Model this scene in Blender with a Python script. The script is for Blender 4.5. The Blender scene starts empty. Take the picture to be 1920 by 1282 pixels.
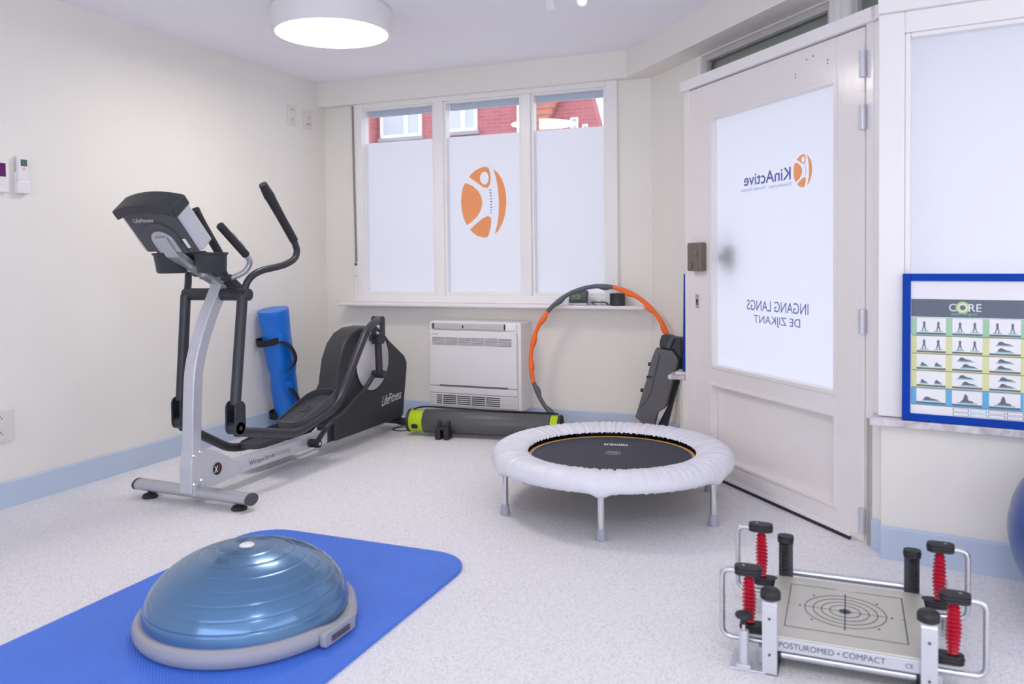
import bpy, bmesh, math, random
from mathutils import Vector, Matrix
random.seed(7)
PI = math.pi
sc = bpy.context.scene
COL = sc.collection

# ---------------------------------------------------------------- camera
CAM_H = 1.10
FPX, PY = 1526.5, 528.3
yaw, pitch, roll = math.radians(22.51), math.radians(1.667), math.radians(0.629)
fw = Vector((-math.sin(yaw)*math.cos(pitch), math.cos(yaw)*math.cos(pitch), -math.sin(pitch)))
r0 = Vector((math.cos(yaw), math.sin(yaw), 0))
d0 = fw.cross(r0)
rt = math.cos(roll)*r0 + math.sin(roll)*d0
dn_ = -math.sin(roll)*r0 + math.cos(roll)*d0
cd = bpy.data.cameras.new('camera')
cam = bpy.data.objects.new('camera', cd)
COL.objects.link(cam)
up = -dn_
cam.matrix_world = Matrix(((rt.x, up.x, -fw.x, 0), (rt.y, up.y, -fw.y, 0), (rt.z, up.z, -fw.z, CAM_H), (0, 0, 0, 1)))
cd.sensor_width = 36.0
cd.lens = FPX*36/1920
cd.shift_y = -(641-PY)/1920
cd.clip_start = 0.02
cd.dof.use_dof = True
cd.dof.focus_distance = 4.4
cd.dof.aperture_fstop = 3.2
sc.camera = cam

# ---------------------------------------------------------------- sky, exposure, lamp strengths
w = bpy.data.worlds.new('overcast_sky')
sc.world = w
w.use_nodes = True
bg = w.node_tree.nodes['Background']
bg.inputs[0].default_value = (0.86, 0.89, 0.98, 1)
bg.inputs[1].default_value = 1.98
LAMP = 19.5
SPOT = 14.0
def area_light(name, loc, rot, sx, sy, power, col):
    l = bpy.data.lights.new(name, 'AREA'); l.shape = 'RECTANGLE'; l.size = sx; l.size_y = sy; l.energy = power; l.color = col
    o = bpy.data.objects.new(name, l); COL.objects.link(o); o.location = loc; o.rotation_euler = rot
    return o
# added cool fill lights behind the camera and at the right, no windows there
area_light('rear_fill_light', (-0.2, -2.50, 1.25), (math.radians(72), 0, 0), 5.0, 1.7, 90, (0.84, 0.89, 1.0))
area_light('side_fill_light', (3.0, 0.2, 1.25), (math.radians(72), 0, math.radians(90)), 4.0, 1.7, 40, (0.84, 0.89, 1.0))
sc.view_settings.view_transform = 'Standard'
sc.view_settings.look = 'None'
sc.view_settings.exposure = 0.12
sc.view_settings.gamma = 1.0
sc.view_settings.use_curve_mapping = False
sc.cycles.max_bounces = 10
sc.cycles.diffuse_bounces = 8
sc.cycles.transparent_max_bounces = 12
sc.cycles.sample_clamp_indirect = 8.0
sc.cycles.caustics_reflective = False
sc.cycles.use_denoising = True

# ---------------------------------------------------------------- materials
def mat(name, col, rough=0.5, metal=0.0, var=0.04, vscale=8.0, bump=0.0, bscale=60.0, coat=0.0, trans=0.0, spec=0.5, stretch=None):
    m = bpy.data.materials.new(name)
    m.use_nodes = True
    nt = m.node_tree; N = nt.nodes; L = nt.links
    b = N['Principled BSDF']
    b.inputs['Roughness'].default_value = rough
    b.inputs['Metallic'].default_value = metal
    b.inputs['Coat Weight'].default_value = coat
    b.inputs['Specular IOR Level'].default_value = spec
    b.inputs['Transmission Weight'].default_value = trans
    tc = N.new('ShaderNodeTexCoord')
    mp = N.new('ShaderNodeMapping')
    L.new(tc.outputs['Object'], mp.inputs[0])
    if stretch: mp.inputs['Scale'].default_value = stretch
    nz = N.new('ShaderNodeTexNoise'); nz.inputs['Scale'].default_value = vscale; nz.inputs['Detail'].default_value = 3
    L.new(mp.outputs[0], nz.inputs['Vector'])
    cr = N.new('ShaderNodeValToRGB')
    cr.color_ramp.elements[0].position = 0.3; cr.color_ramp.elements[1].position = 0.7
    c0 = [max(0, c*(1-var)) for c in col[:3]]; c1 = [min(1, c*(1+var)) for c in col[:3]]
    cr.color_ramp.elements[0].color = (*c0, 1); cr.color_ramp.elements[1].color = (*c1, 1)
    L.new(nz.outputs['Fac'], cr.inputs[0]); L.new(cr.outputs[0], b.inputs['Base Color'])
    if bump > 0:
        n2 = N.new('ShaderNodeTexNoise'); n2.inputs['Scale'].default_value = bscale; n2.inputs['Detail'].default_value = 2
        L.new(mp.outputs[0], n2.inputs['Vector'])
        bp = N.new('ShaderNodeBump'); bp.inputs['Strength'].default_value = bump; bp.inputs['Distance'].default_value = 0.01
        L.new(n2.outputs['Fac'], bp.inputs['Height']); L.new(bp.outputs[0], b.inputs['Normal'])
    return m

def glass_mat(name, fac=0.06, tint=(1, 1, 1), rough=0.0):
    m = bpy.data.materials.new(name); m.use_nodes = True
    nt = m.node_tree; N = nt.nodes; L = nt.links
    for n in list(N): N.remove(n)
    o = N.new('ShaderNodeOutputMaterial'); t = N.new('ShaderNodeBsdfTransparent'); t.inputs[0].default_value = (*tint, 1)
    g = N.new('ShaderNodeBsdfGlossy'); g.inputs['Roughness'].default_value = rough
    lw = N.new('ShaderNodeLayerWeight'); lw.inputs[0].default_value = 0.25
    mr = N.new('ShaderNodeMapRange'); mr.inputs['To Min'].default_value = fac; mr.inputs['To Max'].default_value = 0.9
    pw = N.new('ShaderNodeMath'); pw.operation = 'POWER'; pw.inputs[1].default_value = 3
    L.new(lw.outputs['Facing'], pw.inputs[0]); L.new(pw.outputs[0], mr.inputs['Value'])
    mx = N.new('ShaderNodeMixShader')
    L.new(mr.outputs[0], mx.inputs[0]); L.new(t.outputs[0], mx.inputs[1]); L.new(g.outputs[0], mx.inputs[2]); L.new(mx.outputs[0], o.inputs[0])
    return m

def film_mat(name, col, tr=0.75):
    """frosted adhesive film / backlit print: lets light through diffusely"""
    m = bpy.data.materials.new(name); m.use_nodes = True
    nt = m.node_tree; N = nt.nodes; L = nt.links
    for n in list(N): N.remove(n)
    o = N.new('ShaderNodeOutputMaterial')
    nz = N.new('ShaderNodeTexNoise'); nz.inputs['Scale'].default_value = 300
    mc = N.new('ShaderNodeMix'); mc.data_type = 'RGBA'; mc.inputs[0].default_value = 0.02
    mc.inputs[6].default_value = (*col, 1)
    L.new(nz.outputs['Color'], mc.inputs[7])
    t = N.new('ShaderNodeBsdfTranslucent'); d = N.new('ShaderNodeBsdfDiffuse')
    L.new(mc.outputs[2], t.inputs[0]); L.new(mc.outputs[2], d.inputs[0])
    mx = N.new('ShaderNodeMixShader'); mx.inputs[0].default_value = 1-tr
    L.new(t.outputs[0], mx.inputs[1]); L.new(d.outputs[0], mx.inputs[2]); L.new(mx.outputs[0], o.inputs[0])
    return m

def emit_mat(name, col, s):
    m = bpy.data.materials.new(name); m.use_nodes = True
    b = m.node_tree.nodes['Principled BSDF']
    b.inputs['Base Color'].default_value = (*col, 1)
    b.inputs['Emission Color'].default_value = (*col, 1)
    b.inputs['Emission Strength'].default_value = s
    return m

def floor_mat():
    m = bpy.data.materials.new('speckled_vinyl'); m.use_nodes = True
    nt = m.node_tree; N = nt.nodes; L = nt.links; b = N['Principled BSDF']
    tc = N.new('ShaderNodeTexCoord')
    v = N.new('ShaderNodeTexNoise'); v.inputs['Scale'].default_value = 230; v.inputs['Detail'].default_value = 3; v.inputs['Roughness'].default_value = 0.7
    L.new(tc.outputs['Object'], v.inputs['Vector'])
    cr = N.new('ShaderNodeValToRGB'); e = cr.color_ramp.elements
    e[0].position = 0.36; e[0].color = (0.55, 0.535, 0.545, 1)
    e[1].position = 0.62; e[1].color = (0.87, 0.86, 0.885, 1)
    x = cr.color_ramp.elements.new(0.47); x.color = (0.80, 0.79, 0.81, 1)
    L.new(v.outputs['Fac'], cr.inputs[0]); L.new(cr.outputs[0], b.inputs['Base Color'])
    b.inputs['Roughness'].default_value = 0.55
    b.inputs['Specular IOR Level'].default_value = 0.35
    bp = N.new('ShaderNodeBump'); bp.inputs['Strength'].default_value = 0.15; bp.inputs['Distance'].default_value = 0.003
    L.new(v.outputs['Fac'], bp.inputs['Height']); L.new(bp.outputs[0], b.inputs['Normal'])
    return m

def brick_mat():
    m = bpy.data.materials.new('red_brick'); m.use_nodes = True
    nt = m.node_tree; N = nt.nodes; L = nt.links; b = N['Principled BSDF']
    tc = N.new('ShaderNodeTexCoord'); mp = N.new('ShaderNodeMapping'); mp.inputs['Rotation'].default_value = (PI/2, 0, 0)
    L.new(tc.outputs['Object'], mp.inputs[0])
    br = N.new('ShaderNodeTexBrick'); br.inputs['Scale'].default_value = 1.0
    br.inputs['Brick Width'].default_value = 0.21; br.inputs['Row Height'].default_value = 0.065; br.inputs['Mortar Size'].default_value = 0.006
    br.inputs['Color1'].default_value = (0.40, 0.12, 0.14, 1); br.inputs['Color2'].default_value = (0.46, 0.15, 0.17, 1); br.inputs['Mortar'].default_value = (0.50, 0.20, 0.20, 1)
    L.new(mp.outputs[0], br.inputs['Vector']); L.new(br.outputs['Color'], b.inputs['Base Color'])
    b.inputs['Roughness'].default_value = 0.9
    return m

def marble_mat():
    m = bpy.data.materials.new('grey_marble'); m.use_nodes = True
    nt = m.node_tree; N = nt.nodes; L = nt.links; b = N['Principled BSDF']
    tc = N.new('ShaderNodeTexCoord'); nz = N.new('ShaderNodeTexNoise'); nz.inputs['Scale'].default_value = 9; nz.inputs['Detail'].default_value = 6; nz.inputs['Distortion'].default_value = 1.5
    L.new(tc.outputs['Object'], nz.inputs['Vector'])
    cr = N.new('ShaderNodeValToRGB'); e = cr.color_ramp.elements
    e[0].position = 0.35; e[0].color = (0.42, 0.38, 0.40, 1); e[1].position = 0.6; e[1].color = (0.74, 0.72, 0.74, 1)
    L.new(nz.outputs['Fac'], cr.inputs[0]); L.new(cr.outputs[0], b.inputs['Base Color']); b.inputs['Roughness'].default_value = 0.3
    return m

def mat_weave(name, col):
    """exercise mat: fine wavy ribs"""
    m = mat(name, col, 0.55, var=0.05, vscale=5)
    nt = m.node_tree; N = nt.nodes; L = nt.links; b = N['Principled BSDF']
    tc = N.new('ShaderNodeTexCoord'); wv = N.new('ShaderNodeTexWave'); wv.inputs['Scale'].default_value = 55; wv.bands_direction = 'DIAGONAL'
    wv.inputs['Distortion'].default_value = 1.2; wv.inputs['Detail Scale'].default_value = 3
    L.new(tc.outputs['Object'], wv.inputs['Vector'])
    bp = N.new('ShaderNodeBump'); bp.inputs['Strength'].default_value = 0.5; bp.inputs['Distance'].default_value = 0.002
    L.new(wv.outputs['Fac'], bp.inputs['Height']); L.new(bp.outputs[0], b.inputs['Normal'])
    return m

M = dict(
    wall=mat('cream_wall_paint', (0.80, 0.775, 0.725), 0.7, var=0.012, vscale=2.5, bump=0.08, bscale=160),
    ceil=mat('ceiling_paint', (0.88, 0.87, 0.93), 0.8, var=0.01, vscale=2, bump=0.04, bscale=120),
    base=mat('blue_grey_skirting', (0.50, 0.59, 0.73), 0.4, var=0.02, vscale=4),
    frame=mat('white_window_frame', (0.835, 0.82, 0.82), 0.3, var=0.01, vscale=5, bump=0.02, bscale=40),
    door=mat('white_door_paint', (0.82, 0.78, 0.765), 0.18, var=0.015, vscale=4, bump=0.06, bscale=25),
    floor=floor_mat(), brick=brick_mat(), marble=marble_mat(),
    glass=glass_mat('clear_glass', 0.05), dglass=glass_mat('transom_glass', 0.06, (0.88, 0.91, 0.89)),
    frost=film_mat('frosted_film', (0.86, 0.87, 0.91)),
    f_or=film_mat('orange_print', (0.98, 0.44, 0.19)), f_bl=film_mat('blue_print', (0.18, 0.19, 0.46)),
    f_bl2=film_mat('soft_blue_print', (0.38, 0.40, 0.64)),
    white=mat('white_plastic', (0.80, 0.78, 0.79), 0.3, var=0.01), wht2=mat('off_white_plastic', (0.72, 0.69, 0.66), 0.35, var=0.02),
    grill=mat('grille_shadow_grey', (0.09, 0.08, 0.10), 0.6), lgrey=mat('light_grey_plastic', (0.55, 0.53, 0.54), 0.4),
    silver=mat('silver_powder_coat', (0.50, 0.51, 0.56), 0.30, 0.55, var=0.02, vscale=20),
    silv2=mat('silver_plate', (0.60, 0.61, 0.67), 0.35, 0.35, var=0.02, vscale=20),
    chrome=mat('chrome_steel', (0.72, 0.72, 0.74), 0.18, 1.0, var=0.02),
    brushed=mat('brushed_steel', (0.62, 0.64, 0.68), 0.30, 0.85, var=0.05, vscale=30, stretch=(1, 1, 12)),
    char=mat('charcoal_metal', (0.042, 0.044, 0.056), 0.38, 0.3, var=0.05, vscale=15),
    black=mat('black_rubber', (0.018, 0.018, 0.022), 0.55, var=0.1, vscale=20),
    grip=mat('black_foam_grip', (0.025, 0.025, 0.03), 0.75, var=0.1, vscale=40, bump=0.1, bscale=300),
    shroud=mat('dark_plastic_shroud', (0.030, 0.033, 0.038), 0.5, var=0.06, vscale=15, bump=0.04, bscale=400),
    dplas=mat('dark_grey_plastic', (0.062, 0.064, 0.076), 0.5, var=0.05, vscale=10, bump=0.03, bscale=300),
    mat_b=mat_weave('royal_blue_foam', (0.062, 0.19, 0.74)),
    bosu=mat('pearl_blue_vinyl', (0.085, 0.20, 0.37), 0.24, 0.45, var=0.05, vscale=3, coat=0.5),
    bosug=mat('grey_platform_plastic', (0.36, 0.36, 0.40), 0.45, var=0.02),
    ball=mat('blue_gym_ball', (0.02, 0.07, 0.26), 0.35, var=0.05, coat=0.3),
    cover=mat('silver_grey_cover', (0.74, 0.74, 0.80), 0.42, var=0.04, vscale=12, bump=0.2, bscale=35),
    tmat=mat('dark_jump_mat', (0.022, 0.026, 0.045), 0.55, var=0.08, vscale=60, bump=0.1, bscale=500),
    red=mat('red_spring_cord', (0.46, 0.006, 0.03), 0.35, var=0.08), orange=mat('orange_foam', (0.95, 0.16, 0.015), 0.45, var=0.04, vscale=20),
    hgrey=mat('grey_foam', (0.10, 0.11, 0.13), 0.5, var=0.05, vscale=20), lime=mat('lime_plastic', (0.50, 0.68, 0.012), 0.4, var=0.03),
    rgrey=mat('grey_roller_rubber', (0.095, 0.095, 0.10), 0.42, var=0.05, vscale=10), bag=mat('blue_pvc_bag', (0.008, 0.16, 0.66), 0.30, var=0.06, vscale=6, bump=0.25, bscale=9),
    web=mat('black_webbing', (0.012, 0.012, 0.014), 0.8, var=0.2, vscale=80, bump=0.3, bscale=200),
    step=mat('step_grey_plastic', (0.115, 0.11, 0.12), 0.35, var=0.05, vscale=8), bronze=mat('bronze_lock', (0.21, 0.17, 0.14), 0.35, 0.6, var=0.06),
    fblue=mat('blue_frame', (0.002, 0.050, 0.38), 0.6, var=0.03, spec=0.15), paper=mat('poster_paper', (0.80, 0.78, 0.82), 0.35, var=0.01),
    slate=mat('slate_print', (0.115, 0.14, 0.19), 0.5), pgreen=mat('green_print', (0.36, 0.60, 0.42), 0.5), pyel=mat('yellow_print', (0.70, 0.72, 0.36), 0.5),
    pcyan=mat('cyan_print', (0.13, 0.42, 0.68), 0.5), teal=mat('teal_print', (0.28, 0.52, 0.52), 0.5), wprint=mat('white_print', (0.85, 0.85, 0.87), 0.5),
    lprint=mat('lime_print', (0.45, 0.65, 0.25), 0.5),
    plate=mat('warm_metal_plate', (0.56, 0.55, 0.49), 0.38, 0.3, var=0.03), ink=mat('dark_ink', (0.05, 0.055, 0.09), 0.5), rinkr=mat('red_ink', (0.45, 0.02, 0.02), 0.5),
    yel=mat('yellow_band', (0.80, 0.50, 0.02), 0.6), bband=mat('blue_band', (0.02, 0.09, 0.25), 0.6),
    lamp=emit_mat('lamp_diffuser', (1.0, 0.94, 0.86), LAMP), spotm=emit_mat('spot_bulb', (1.0, 0.85, 0.68), SPOT),
    lampb=mat('lamp_drum_white', (0.78, 0.765, 0.77), 0.5, var=0.01), strap=mat('taupe_strap', (0.30, 0.27, 0.25), 0.8),
    concrete=mat('pale_paving', (0.52, 0.52, 0.52), 0.9, var=0.1, vscale=3), tile=mat('orange_roof_tile', (0.62, 0.20, 0.13), 0.7, var=0.2, vscale=6),
    owhite=mat('outdoor_white_frame', (0.85, 0.85, 0.88), 0.4), opane=mat('curtained_pane', (0.50, 0.54, 0.62), 0.15, var=0.06, vscale=1.5), stone=mat('grey_stone_sill', (0.32, 0.34, 0.38), 0.7),
    purple=mat('purple_display', (0.10, 0.01, 0.12), 0.2), lcd=mat('lcd_display', (0.10, 0.15, 0.13), 0.2), lcd2=mat('lcd_digits', (0.30, 0.32, 0.18), 0.3), amber=mat('amber_button', (0.80, 0.42, 0.22), 0.4),
    shutter=mat('shutter_grey_green', (0.50, 0.51, 0.48), 0.6, var=0.05, stretch=(1, 1, 30)), brass=mat('brass_pin', (0.5, 0.4, 0.15), 0.3, 0.8),
    footg=mat('blue_grey_rubber', (0.34, 0.36, 0.42), 0.5), tech=mat('mid_grey_ink', (0.30, 0.30, 0.34), 0.5),
    salm=mat('beige_label', (0.38, 0.27, 0.20), 0.6),
)

# ---------------------------------------------------------------- mesh helpers
WLOC = {}
def origin(o): return WLOC.get(o.name, Vector((0, 0, 0)))

def link(name, me, m, parent=None, loc=None, smooth=None):
    """me is in world coordinates; the origin goes to loc (or the parent's origin)"""
    base = origin(parent) if parent else Vector((0, 0, 0))
    if loc is None:
        if parent: loc = base
        else:
            vs = [v.co for v in me.vertices]
            loc = Vector(((min(v.x for v in vs)+max(v.x for v in vs))/2, (min(v.y for v in vs)+max(v.y for v in vs))/2, min(v.z for v in vs)))
    loc = Vector(loc)
    me.transform(Matrix.Translation(-loc))
    o = bpy.data.objects.new(name, me)
    COL.objects.link(o)
    for x in (m if isinstance(m, (list, tuple)) else [m]): me.materials.append(x)
    if parent: o.parent = parent
    o.location = loc-base
    WLOC[o.name] = loc
    return o

def build(name, bm, m, parent=None, smooth=False, bevel=0.0, seg=2, loc=None, auto=None):
    bmesh.ops.recalc_face_normals(bm, faces=bm.faces)
    me = bpy.data.meshes.new(name)
    bm.to_mesh(me); bm.free()
    if smooth or auto:
        me.shade_smooth()
        me.set_sharp_from_angle(angle=math.radians(auto or 35))
    o = link(name, me, m, parent, loc)
    if bevel > 0:
        b = o.modifiers.new('bevel', 'BEVEL'); b.width = bevel; b.segments = seg; b.limit_method = 'ANGLE'; b.angle_limit = math.radians(40); b.harden_normals = False
    return o

def empty(name, loc, label=None, cat=None, group=None, kind=None):
    o = bpy.data.objects.new(name, None); COL.objects.link(o)
    o.location = loc; o.empty_display_size = 0.05
    WLOC[o.name] = Vector(loc)
    tag(o, label, cat, group, kind)
    return o

def tag(o, label=None, cat=None, group=None, kind=None):
    if label: o['label'] = label
    if cat: o['category'] = cat
    if group: o['group'] = group
    if kind: o['kind'] = kind
    return o

def S(name, bm, m, parent=None, **k):
    o = build(name, bm, m, parent, **k)
    if not parent: o['kind'] = 'structure'
    return o

def nb(): return bmesh.new()

def faces_mi(bm, n0, mi):
    bm.faces.ensure_lookup_table()
    for f in bm.faces[n0:]: f.material_index = mi

def box(bm, x0, x1, y0, y1, z0, z1, mi=0):
    n = len(bm.faces)
    vs = [bm.verts.new((x, y, z)) for x in (x0, x1) for y in (y0, y1) for z in (z0, z1)]
    for q in ((0, 1, 3, 2), (4, 6, 7, 5), (0, 4, 5, 1), (2, 3, 7, 6), (0, 2, 6, 4), (1, 5, 7, 3)): bm.faces.new([vs[i] for i in q])
    faces_mi(bm, n, mi)
    return bm

def obox(bm, O, ex, ey, ez, a, b, mi=0):
    """box from local corner a to b in frame O, ex, ey, ez"""
    n = len(bm.faces)
    O = Vector(O); ex, ey, ez = Vector(ex), Vector(ey), Vector(ez)
    vs = [bm.verts.new(O+ex*x+ey*y+ez*z) for x in (a[0], b[0]) for y in (a[1], b[1]) for z in (a[2], b[2])]
    for q in ((0, 1, 3, 2), (4, 6, 7, 5), (0, 4, 5, 1), (2, 3, 7, 6), (0, 2, 6, 4), (1, 5, 7, 3)): bm.faces.new([vs[i] for i in q])
    faces_mi(bm, n, mi)
    return bm

def frame_of(d):
    d = Vector(d).normalized()
    a = Vector((0, 0, 1)) if abs(d.z) < 0.9 else Vector((1, 0, 0))
    u = d.cross(a).normalized(); v = u.cross(d).normalized()
    return d, u, v

def cyl(bm, p0, p1, r0, r1=None, seg=24, cap=True, mi=0):
    n = len(bm.faces)
    r1 = r0 if r1 is None else r1
    p0, p1 = Vector(p0), Vector(p1)
    d, u, v = frame_of(p1-p0)
    A = [bm.verts.new(p0+(u*math.cos(t)+v*math.sin(t))*r0) for t in [2*PI*i/seg for i in range(seg)]]
    B = [bm.verts.new(p1+(u*math.cos(t)+v*math.sin(t))*r1) for t in [2*PI*i/seg for i in range(seg)]]
    for i in range(seg): bm.faces.new((A[i], A[(i+1) % seg], B[(i+1) % seg], B[i]))
    if cap: bm.faces.new(A[::-1]); bm.faces.new(B)
    faces_mi(bm, n, mi)
    return bm

def catmull(P, n=8, closed=False):
    P = [Vector(p) for p in P]; out = []
    m = len(P)
    rng = range(m if closed else m-1)
    for i in rng:
        if closed: a, b, c, d = P[(i-1) % m], P[i], P[(i+1) % m], P[(i+2) % m]
        else: a, b, c, d = P[max(i-1, 0)], P[i], P[i+1], P[min(i+2, m-1)]
        for k in range(n):
            t = k/n
            out.append(0.5*((2*b)+(-a+c)*t+(2*a-5*b+4*c-d)*t*t+(-a+3*b-3*c+d)*t*t*t))
    if not closed: out.append(P[-1])
    return out

def rounded(P, r, n=6):
    """polyline with rounded corners"""
    P = [Vector(p) for p in P]; out = [P[0]]
    for i in range(1, len(P)-1):
        a = (P[i-1]-P[i]); b = (P[i+1]-P[i]); ra = min(r, a.length*0.45, b.length*0.45)
        s, e = P[i]+a.normalized()*ra, P[i]+b.normalized()*ra
        for k in range(n+1):
            t = k/n; out.append(s*(1-t)**2+P[i]*2*t*(1-t)+e*t*t)
    out.append(P[-1]); return out

def tube(bm, pts, r, seg=14, closed=False, rf=None, sx=1.0, mi=0, cap=True, upv=None):
    """sweep a circle (or ellipse, or section with rf(i)) along points"""
    n0 = len(bm.faces)
    pts = [Vector(p) for p in pts]; m = len(pts); rings = []
    pu = None
    for i, p in enumerate(pts):
        if closed: d = pts[(i+1) % m]-pts[(i-1) % m]
        else: d = pts[min(i+1, m-1)]-pts[max(i-1, 0)]
        d.normalize()
        if pu is None:
            _, u, v = frame_of(d)
            if upv: u = d.cross(Vector(upv)).normalized()
        else: u = (pu-d*pu.dot(d)).normalized()
        v = d.cross(u); pu = u
        rr = rf(i/(m-1 if not closed else m)) if rf else r
        rings.append([bm.verts.new(p+u*math.cos(t)*rr*sx+v*math.sin(t)*rr) for t in [2*PI*k/seg for k in range(seg)]])
    for i in range(m if closed else m-1):
        A, B = rings[i], rings[(i+1) % m]
        for k in range(seg): bm.faces.new((A[k], A[(k+1) % seg], B[(k+1) % seg], B[k]))
    if not closed and cap: bm.faces.new(rings[0][::-1]); bm.faces.new(rings[-1])
    faces_mi(bm, n0, mi)
    return bm

def lathe(bm, prof, c, axis=(0, 0, 1), seg=48, mi=0, wob=None, closed=False):
    n0 = len(bm.faces)
    c = Vector(c); d, u, v = frame_of(axis)
    if abs(Vector(axis).normalized().z) > 0.99: u, v = Vector((1, 0, 0)), Vector((0, 1, 0))
    rings = []
    for j, (r, z) in enumerate(prof):
        if r < 1e-6: rings.append([bm.verts.new(c+d*z)]); continue
        R = []
        for k in range(seg):
            t = 2*PI*k/seg; rr, zz = (r, z) if not wob else wob(j, t, r, z)
            R.append(bm.verts.new(c+d*zz+(u*math.cos(t)+v*math.sin(t))*rr))
        rings.append(R)
    n = len(rings)
    for j in range(n if closed else n-1):
        A, B = rings[j], rings[(j+1) % n]
        for k in range(seg):
            k2 = (k+1) % seg
            if len(A) == 1 and len(B) == 1: continue
            if len(A) == 1: bm.faces.new((A[0], B[k], B[k2]))
            elif len(B) == 1: bm.faces.new((A[k], A[k2], B[0]))
            else: bm.faces.new((A[k], A[k2], B[k2], B[k]))
    faces_mi(bm, n0, mi)
    return bm

def prism(bm, poly, O, ex, ey, ez, t0, t1, mi=0):
    """polygon (a,b) in O+a*ex+b*ey, extruded along ez from t0 to t1"""
    n0 = len(bm.faces)
    O, ex, ey, ez = Vector(O), Vector(ex), Vector(ey), Vector(ez)
    A = [bm.verts.new(O+ex*a+ey*b+ez*t0) for a, b in poly]
    B = [bm.verts.new(O+ex*a+ey*b+ez*t1) for a, b in poly]
    n = len(poly)
    for i in range(n): bm.faces.new((A[i], A[(i+1) % n], B[(i+1) % n], B[i]))
    bm.faces.new(A[::-1]); bm.faces.new(B)
    faces_mi(bm, n0, mi)
    return bm

def rrect(x0, x1, y0, y1, r, n=5):
    out = []
    for cx, cy, a in ((x1-r, y1-r, 0), (x0+r, y1-r, 90), (x0+r, y0+r, 180), (x1-r, y0+r, 270)):
        for k in range(n+1):
            t = math.radians(a+90*k/n); out.append((cx+r*math.cos(t), cy+r*math.sin(t)))
    return out

def text_mesh(s, O, ex, ey, W, H=None, th=0.0006, shear=0.0, bold=0.0, nrm=None):
    """text fitted to width W (and height H); left-bottom at O, ex may point left for mirrored lettering"""
    cu = bpy.data.curves.new('t', 'FONT'); cu.body = s; cu.shear = shear; cu.offset = bold
    ob = bpy.data.objects.new('t', cu); COL.objects.link(ob)
    dg = bpy.context.evaluated_depsgraph_get()
    me = bpy.data.meshes.new_from_object(ob.evaluated_get(dg))
    bpy.data.objects.remove(ob); bpy.data.curves.remove(cu)
    xs = [v.co.x for v in me.vertices]; ys = [v.co.y for v in me.vertices]
    sx = W/(max(xs)-min(xs)); sy = (H/(max(ys)-min(ys))) if H else sx
    O, ex, ey = Vector(O), Vector(ex).normalized(), Vector(ey).normalized()
    n = Vector(nrm) if nrm else ex.cross(ey)
    x0, y0 = min(xs), min(ys)
    for v in me.vertices: v.co = O+ex*((v.co.x-x0)*sx)+ey*((v.co.y-y0)*sy)+n*th
    return me

def label_text(name, s, O, ex, ey, W, H, m, parent, **k):
    return link(name, text_mesh(s, O, ex, ey, W, H, **k), m, parent)

XA, YA, ZA = Vector((1, 0, 0)), Vector((0, 1, 0)), Vector((0, 0, 1))

# ---------------------------------------------------------------- room geometry constants
XL, YB, ZC = -3.52, 4.97, 2.363
du = Vector((math.cos(math.radians(-48.53)), math.sin(math.radians(-48.53)), 0))   # along the door, towards the hinge
dnm = Vector((0.7493, 0.6622, 0))                                                   # outwards through the door
DH = Vector((0.0527, 3.3292, 0))                                                    # hinge on the floor
def D(s, z, n=0.0): return DH+du*s+ZA*z+dnm*n
ru = Vector((math.cos(math.radians(-8.02)), math.sin(math.radians(-8.02)), 0))
rn = Vector((math.sin(math.radians(8.02)), math.cos(math.radians(8.02)), 0))
RB = Vector((0.1079, 3.2146, 0))
def Rr(s, z, n=0.0): return RB+ru*s+ZA*z+rn*n
def isect(p, a, q, b):
    # intersection of 2-D lines p + t a and q + s b
    det = a.x*(-b.y)+b.x*a.y
    t = ((q.x-p.x)*(-b.y)+b.x*(q.y-p.y))/det
    return p+a*t
OUT = 0.205
PO = DH+dnm*OUT                       # outer (transom) plane
C_ang = isect(Vector((0, YB, 0)), XA, PO, du)      # back wall meets the angled wall
C_r = isect(PO, du, RB+rn*OUT, ru)
R_end = Rr(3.0, 0)
XR = R_end.x
YF = -2.6

# floor, ceiling
fl = [(XL-0.1, YF-0.1), (XR+0.1, YF-0.1), (XR+0.1, R_end.y+0.25), (C_r.x+0.05, C_r.y+0.05), (C_ang.x+0.05, YB+0.1), (XL-0.1, YB+0.1)]
S('floor', prism(nb(), fl, (0, 0, 0), XA, YA, ZA, -0.12, 0), M['floor'])
S('ceiling', prism(nb(), fl, (0, 0, 0), XA, YA, ZA, ZC, ZC+0.15), M['ceil'])
# walls
S('wall_left', box(nb(), XL-0.15, XL, YF-0.1, YB+0.15, 0, ZC), M['wall'])
S('wall_rear', box(nb(), XL, XR, YF-0.15, YF, 0, ZC), M['wall'])
S('wall_right', box(nb(), XR, XR+0.15, YF-0.15, R_end.y+0.2, 0, ZC), M['wall'])
WX0, WX1, WZ0, WZ1 = -3.27, -1.333, 0.80, 2.215
b = nb()
box(b, XL, WX0, YB, YB+0.15, 0, ZC); box(b, WX1, C_ang.x+0.1, YB, YB+0.15, 0, ZC)
box(b, WX0, WX1, YB, YB+0.15, 0, WZ0); box(b, WX0, WX1, YB, YB+0.15, WZ1, ZC)
S('wall_back', b, M['wall'])
# angled wall left of the door, with the lintel over the transom
s_left = (C_ang-PO).dot(du)
b = nb()
prism(b, [(s_left-0.01, 0), (-1.36, 0), (-1.36, 1.90), (-1.487, 1.90), (-1.487, ZC), (s_left-0.01, ZC)], PO, du, ZA, dnm, 0, 0.12)
obox(b, PO, du, ZA, dnm, (-1.487, 2.235, 0), ((C_r-PO).dot(du)+0.02, ZC, 0.12))
S('wall_angled', b, M['wall'])
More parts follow.
